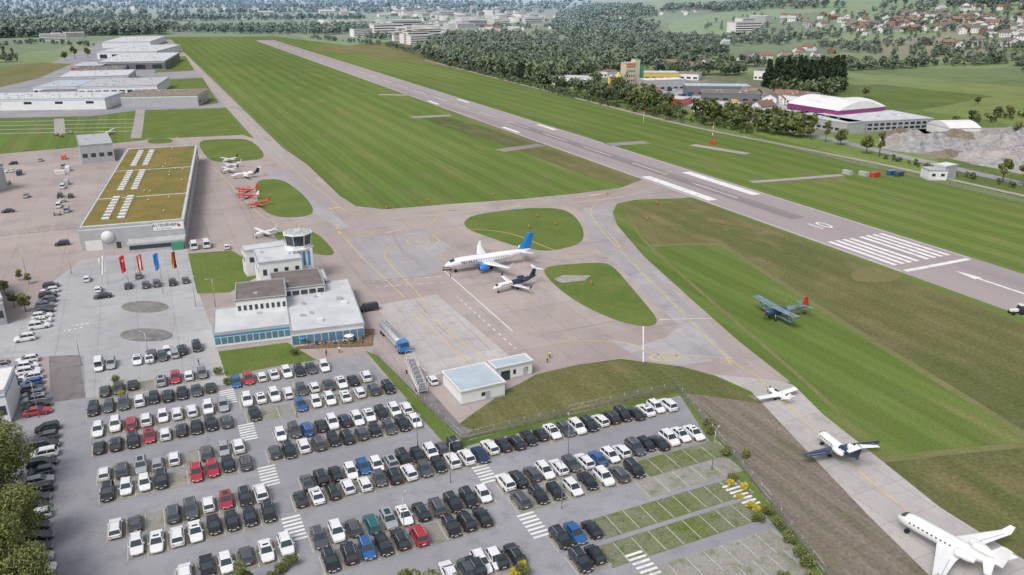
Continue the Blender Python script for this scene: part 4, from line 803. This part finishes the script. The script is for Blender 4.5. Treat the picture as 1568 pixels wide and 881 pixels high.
# ---------------------------------------------------------------- vegetation
def crown_pts(n,rg,height,rad,base,lobes,shell=.55,cone=False):
    if cone:
        z=rg.random(n)**1.3; r=rad*(1-z)*(.55+.45*rg.random(n))+.03*rad; a=rg.random(n)*6.283; zz=base+z*(height-base)
        return np.stack([r*np.cos(a),r*np.sin(a),zz],1), rg.random(n)*.5
    L=[];cz=(height+base)/2; hz=(height-base)/2
    for i in range(lobes):
        a=rg.random()*6.283; z=rg.uniform(-.7,.75); r=rad*.62*math.sqrt(max(.1,1-z*z))*rg.uniform(.5,1)
        L.append((r*math.cos(a),r*math.sin(a),cz+z*hz*.8,rad*rg.uniform(.32,.52),rg.random()))
    k=rg.integers(0,lobes,n); LL=np.array(L)[k]; d=rg.normal(size=(n,3)); d/=np.linalg.norm(d,axis=1)[:,None]
    rr=shell+(1-shell)*rg.random(n)**.5; p=LL[:,:3]+d*(LL[:,3]*rr*rg.uniform(.85,1.15,n))[:,None]*np.array([1,1,.85])
    tint=np.clip(.34*LL[:,4]+.28*rg.random(n)+.25*(d[:,2]*.5+.5)+.12*(p[:,2]-base)/(height-base)-.1,0,1)  # random leaf and lobe tone plus painted shading: tops lighter, undersides darker
    return p,tint
def quads(p,size,rg):
    n=len(p); u=rg.normal(size=(n,3)); u/=np.linalg.norm(u,axis=1)[:,None]; w=rg.normal(size=(n,3)); v=np.cross(u,w); v/=np.linalg.norm(v,axis=1)[:,None]
    s=(size*rg.uniform(.6,1.3,n))[:,None]; u=u*s; v=v*s*.75
    return np.stack([p-u,p-v*.9+u*.15,p+u,p+v],1)
def qmesh(name,Q,tint,mat,extra=None):
    n=len(Q); V=Q.reshape(-1,3); me=bpy.data.meshes.new(name)
    ev,ef=(extra if extra else ([],[])); nv=len(V)+len(ev); nf=n+len(ef)
    me.vertices.add(nv); me.vertices.foreach_set('co',np.concatenate([V.ravel(),np.array(ev,float).ravel()]).astype(np.float32))
    me.loops.add(nf*4); fi=np.arange(n*4)
    if ef: fi=np.concatenate([fi,(np.array(ef)+len(V)).ravel()])
    me.loops.foreach_set('vertex_index',fi.astype(np.int32)); me.polygons.add(nf); me.polygons.foreach_set('loop_start',(np.arange(nf)*4).astype(np.int32))
    me.materials.append(MATS[mat]); me.materials.append(MATS['bark']); mi=np.zeros(nf,np.int32); mi[n:]=1; me.polygons.foreach_set('material_index',mi)
    at=me.attributes.new('tint','FLOAT','POINT'); tt=np.concatenate([np.repeat(tint,4),np.zeros(len(ev))]); at.data.foreach_set('value',tt.astype(np.float32)); me.update(calc_edges=True); me.validate(); return me
def trunk(height,r,rg,limbs=6,rad=3,base=2):
    ev=[];ef=[]
    def tube(p0,p1,r0,r1,n=6):
        p0=Vector(p0);p1=Vector(p1);d=(p1-p0).normalized();a=d.orthogonal().normalized();b=d.cross(a);o=len(ev)
        for p,rr in ((p0,r0),(p1,r1)):
            for i in range(n): t=2*math.pi*i/n; ev.append(tuple(p+a*rr*math.cos(t)+b*rr*math.sin(t)))
        for i in range(n): ef.append((o+i,o+(i+1)%n,o+n+(i+1)%n,o+n+i))
    tube((0,0,-.1),(rg.normal()*.1,rg.normal()*.1,height*.5),r,r*.6); tube((0,0,height*.5),(0,0,height*.88),r*.6,r*.15)
    for i in range(limbs):
        a=rg.random()*6.28; z=height*rg.uniform(.25,.65); tube((0,0,z),(rad*.75*math.cos(a),rad*.75*math.sin(a),z+height*rg.uniform(.12,.25)),r*.4,r*.08,5)
    return ev,ef
def tree_mesh(height,rad,n,size,seed,mat='foliage',base=None,lobes=12,cone=False):
    rg=np.random.default_rng(seed); base=height*.2 if base is None else base
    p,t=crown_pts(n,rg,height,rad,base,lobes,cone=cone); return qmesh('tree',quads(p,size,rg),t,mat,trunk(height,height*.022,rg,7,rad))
big=[tree_mesh(13,5.6,16000,.17,1,lobes=44,base=1.5),tree_mesh(12,5,14000,.17,2,lobes=38,base=1.5)]
mid=[tree_mesh(12,4.2,1400,.45,3),tree_mesh(13,3.4,1300,.45,4,lobes=10),tree_mesh(10,4.2,1300,.45,5),tree_mesh(14,2.4,1000,.45,6,lobes=9)]
small=[tree_mesh(5,1.8,1800,.14,8,lobes=9),tree_mesh(4.5,1.5,1600,.13,9,lobes=8)]
bush=[tree_mesh(1.6,1.1,900,.10,14,base=.1,lobes=7),tree_mesh(1.8,1.2,900,.11,15,base=.1,lobes=7)]
ybush=[tree_mesh(1.5,1.1,900,.09,16,'foliage_yellow',.1,7)]
def tree(name,meshes,x,y,sc=1,z=None):
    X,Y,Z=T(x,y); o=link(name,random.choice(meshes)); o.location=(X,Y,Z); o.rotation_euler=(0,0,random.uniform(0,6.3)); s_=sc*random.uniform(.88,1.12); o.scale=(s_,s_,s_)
for x,y,s_ in ((15,750,.95),(-25,800,1.0),(35,845,1.0),(5,920,1.05),(-50,880,1.1),(-10,700,.8),(50,935,.8)): tree('deciduous_tree',big,x,y,s_)
for x,y,s_ in ((40,478,1),(22,470,.9),(30,430,.8),(8,450,1),(45,435,.7),(620,930,1.4),(655,940,1.4),(635,920,1.2),(375,905,1.1)): tree('small_tree',small,x,y,s_)
for x,y in ((430,875),(445,868),(420,888),(700,900),(800,880),(1235,870),(1222,855),(1200,890),(1210,830),(1120,735),(1140,700),(1110,700),(1175,790),(1088,665),(1180,900),(180,600),(178,588),(450,545),(470,530),(335,575),(350,590),(1190,810),(1160,800),(1240,895),(1085,655)): tree('shrub',bush,x,y,1.1)
for x,y in ((1132,765),(1148,778),(1158,786),(1140,752),(790,885),(800,872),(168,600),(186,606),(1118,745)): tree('flowering_bush',ybush,x,y,.9)
for x,y,s_ in ((1535,280,1.05),(1568,285,1.1),(1326,236,.95),(1346,240,1),(1264,218,.9),(1287,222,.85),(1221,212,.95),(1184,205,1.1),(1146,198,1.1),(1160,202,.9),(1325,150,.9),(1497,160,.7),(1555,215,.9),(1440,205,.6),(1545,180,.8),
   (8,92,1.3),(20,90,1.2),(100,92,1.1),(115,90,1.2),(135,88,1.2),(268,48,1),(1600,290,1.1),(1020,185,1),(1090,190,1),(690,105,.8),(1125,180,.9),(1060,178,1),(1495,95,.9),(1410,100,.8),(1205,208,.9),(1240,214,.8),(1172,200,1),(1110,194,1)): tree('deciduous_tree',mid,x,y,s_)
TR=[]
for k in range(6):
    rg=np.random.default_rng(50+k); p,t=crown_pts(130,rg,1,.36,.03,10,.5); TR.append((quads(p,.085,rg),t))
CR=[]
for k in range(3):
    rg=np.random.default_rng(70+k); p,t=crown_pts(110,rg,1,.22,.03,9,cone=True); CR.append((quads(p,.07,rg),t))
LT=[]
for k in range(4):
    rg=np.random.default_rng(90+k); p,t=crown_pts(60,rg,1,.42,.0,7,.45); LT.append((quads(p,.125,rg),t))
def inpoly(x,y,P):
    r=False
    for i in range(len(P)):
        a,b=P[i],P[i-1]
        if (a[1]>y)!=(b[1]>y) and x<(b[0]-a[0])*(y-a[1])/(b[1]-a[1])+a[0]: r=not r
    return r
def merge(name,pts,tem,mat):
    Q=[];Tn=[]
    for X,Y,Z,h in pts:
        tm=LT if (Y>1500 and tem is TR) else tem
        q,t=tm[rng.integers(len(tm))]; a=rng.random()*6.28; c,s=math.cos(a),math.sin(a); w=h*rng.uniform(.85,1.3)
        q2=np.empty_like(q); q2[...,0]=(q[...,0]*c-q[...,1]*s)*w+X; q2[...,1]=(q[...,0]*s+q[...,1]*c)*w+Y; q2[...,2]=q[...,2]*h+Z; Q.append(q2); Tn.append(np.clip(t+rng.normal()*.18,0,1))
    if Q: link(name,qmesh(name,np.concatenate(Q),np.concatenate(Tn),mat))
def forest(name,px,sp,h,mx=700,con_=False):
    P=[T(*p)[:2] for p in px]; x0,x1=min(p[0] for p in P),max(p[0] for p in P); y0,y1=min(p[1] for p in P),max(p[1] for p in P)
    pts=[]; n=int(min(60000,(x1-x0)*(y1-y0)/sp**2))
    for _ in range(n):
        X=rng.uniform(x0,x1);Y=rng.uniform(y0,y1)
        if inpoly(X,Y,P): pts.append((X,Y,float(hill(X,Y))-.3,h*rng.uniform(.6,1.25)))
        if len(pts)>=mx: break
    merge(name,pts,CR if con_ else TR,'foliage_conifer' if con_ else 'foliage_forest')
def band(name,px,wd,sp,h,con_=False):
    P=[T(*p)[:2] for p in px]; pts=[]
    for a,b in zip(P,P[1:]):
        L=math.dist(a,b); n=int(L*max(wd,sp)/sp**2)+1; ux,uy=(b[0]-a[0])/L,(b[1]-a[1])/L
        for _ in range(min(n,1400)):
            t=rng.random()*L; o=rng.uniform(-.5,.5)*wd; X=a[0]+ux*t-uy*o; Y=a[1]+uy*t+ux*o; pts.append((X,Y,float(hill(X,Y))-.3,h*rng.uniform(.55,1.3)))
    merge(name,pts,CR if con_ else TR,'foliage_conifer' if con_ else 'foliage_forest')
forest('riverside_forest',[(648,86),(660,70),(760,66),(905,80),(1010,96),(965,110),(880,124),(835,130),(760,114),(690,100)],8,17,1500)
band('riverside_forest',[(650,86),(700,98),(780,118),(850,130)],22,7,18)
band('tree_row',[(650,90),(760,119),(870,148),(960,168),(1060,189),(1150,205)],8,5,6)
band('tree_row',[(850,136),(960,160),(1060,182),(1150,200),(1230,212)],16,6.5,13)
band('tree_row',[(900,125),(960,142),(1010,152)],12,8,11)
band('tree_row',[(1000,96),(1130,102),(1300,104),(1450,100),(1568,88)],30,9,13)
band('tree_row',[(1000,112),(1060,116),(1150,114)],25,8,15); band('tree_row',[(1290,108),(1400,104)],16,7,12); band('tree_row',[(1568,100),(1600,120),(1620,150)],20,8,12)
forest('conifer_grove',[(1165,135),(1190,118),(1290,118),(1290,138),(1230,142)],6,19,300,True)
band('tree_row',[(1180,142),(1240,150),(1290,140)],16,7,13)
band('tree_row',[(1180,196),(1200,192),(1212,196)],12,6,12); band('tree_row',[(1080,168),(1140,182),(1180,188)],8,8,10)
forest('hillside_forest',[(845,48),(855,26),(930,34),(1010,40),(1000,52),(920,56)],12,17,900)
forest('hillside_forest',[(855,20),(900,10),(1000,16),(1010,28),(900,30)],12,17,800)
forest('hillside_forest',[(1020,13),(1250,8),(1300,12),(1150,18),(1010,20)],15,16,600)
forest('hillside_forest',[(1350,9),(1568,6),(1700,8),(1700,12),(1450,12)],12,16,700)
forest('hillside_forest',[(1000,58),(1150,50),(1270,58),(1220,68),(1080,72)],15,13,350)
forest('hillside_forest',[(1250,64),(1400,68),(1568,70),(1600,84),(1400,88),(1260,78)],14,12,600)
forest('hillside_forest',[(850,50),(1000,58),(1100,80),(1050,96),(900,78)],15,15,480)
band('orchard_trees',[(1100,34),(1250,46),(1400,58),(1568,62)],120,24,10); band('orchard_trees',[(1300,20),(1568,24)],150,23,11); band('orchard_trees',[(1250,52),(1500,44)],90,21,10); band('orchard_trees',[(1350,36),(1568,34)],120,22,10); band('orchard_trees',[(1350,28),(1568,46)],80,21,10)
forest('distant_forest',[(-200,60),(-200,42),(0,40),(120,38),(240,42),(255,53),(120,56),(0,59)],11,22,1500)
band('distant_forest',[(-200,59),(0,58),(120,55),(250,52)],40,11,20)
forest('distant_forest',[(240,48),(420,44),(560,42),(600,48),(500,54),(350,52)],14,16,500)
band('distant_trees',[(-200,34),(100,30),(300,32),(560,30)],140,24,20); band('distant_trees',[(-300,24),(200,22),(500,20),(830,21)],180,34,22); band('distant_trees',[(-300,16),(300,14),(830,13)],300,48,26)
band('distant_trees',[(-300,10),(300,9),(900,8)],500,75,32); band('distant_trees',[(-300,4),(300,4),(900,3)],900,110,38); band('distant_trees',[(-300,44),(0,47),(300,42)],50,14,16)
band('distant_trees',[(560,58),(620,62),(700,60),(850,62)],40,13,12); band('distant_trees',[(600,40),(840,44)],120,27,12); band('distant_trees',[(480,60),(600,72),(640,84)],14,9,9); band('distant_trees',[(640,60),(760,56),(850,58)],80,17,13); band('distant_trees',[(600,32),(840,34)],120,32,13)
band('distant_trees',[(-100,100),(0,96),(20,94)],20,8,12); band('distant_trees',[(0,72),(60,66),(140,72)],14,9,9); band('distant_trees',[(880,66),(1010,76),(1100,86)],60,11,13); band('distant_trees',[(860,100),(980,106),(1060,112)],16,8,12)
band('hedge',[(1350,242),(1568,292)],3,3,3); band('hedge',[(1460,192),(1568,178)],12,8,7)
# ---------------------------------------------------------------- light, sky, camera
sc=bpy.context.scene
w=bpy.data.worlds.new('World'); sc.world=w; w.use_nodes=True; nt=w.node_tree; bg=nt.nodes['Background']
sk=nt.nodes.new('ShaderNodeTexSky'); sk.sky_type='NISHITA'; sk.sun_disc=False; sk.sun_elevation=math.radians(52); sk.sun_rotation=math.radians(215); sk.dust_density=4; sk.air_density=1.2; sk.ozone_density=1
hs=nt.nodes.new('ShaderNodeHueSaturation'); hs.inputs['Saturation'].default_value=.4; nt.links.new(sk.outputs[0],hs.inputs['Color']); nt.links.new(hs.outputs[0],bg.inputs[0]); bg.inputs[1].default_value=.15
ld=bpy.data.lights.new('sun','SUN'); ld.energy=1.45; ld.angle=math.radians(22); ld.color=(1,.97,.93); so=link('sun',ld)
az=math.radians(215); el=math.radians(52); dv=Vector((math.sin(az)*math.cos(el),math.cos(az)*math.cos(el),math.sin(el))); so.rotation_euler=dv.to_track_quat('Z','Y').to_euler(); so.location=(0,0,300)
cd=bpy.data.cameras.new('camera'); cd.lens=28; cd.sensor_width=36; cd.clip_end=40000; cd.clip_start=1; co=link('camera',cd); co.location=(0,0,H); co.rotation_euler=(math.pi/2-TH,0,0); sc.camera=co
sc.view_settings.view_transform='Standard'; sc.view_settings.look='None'; sc.view_settings.exposure=0
print('objects',len(bpy.data.objects))
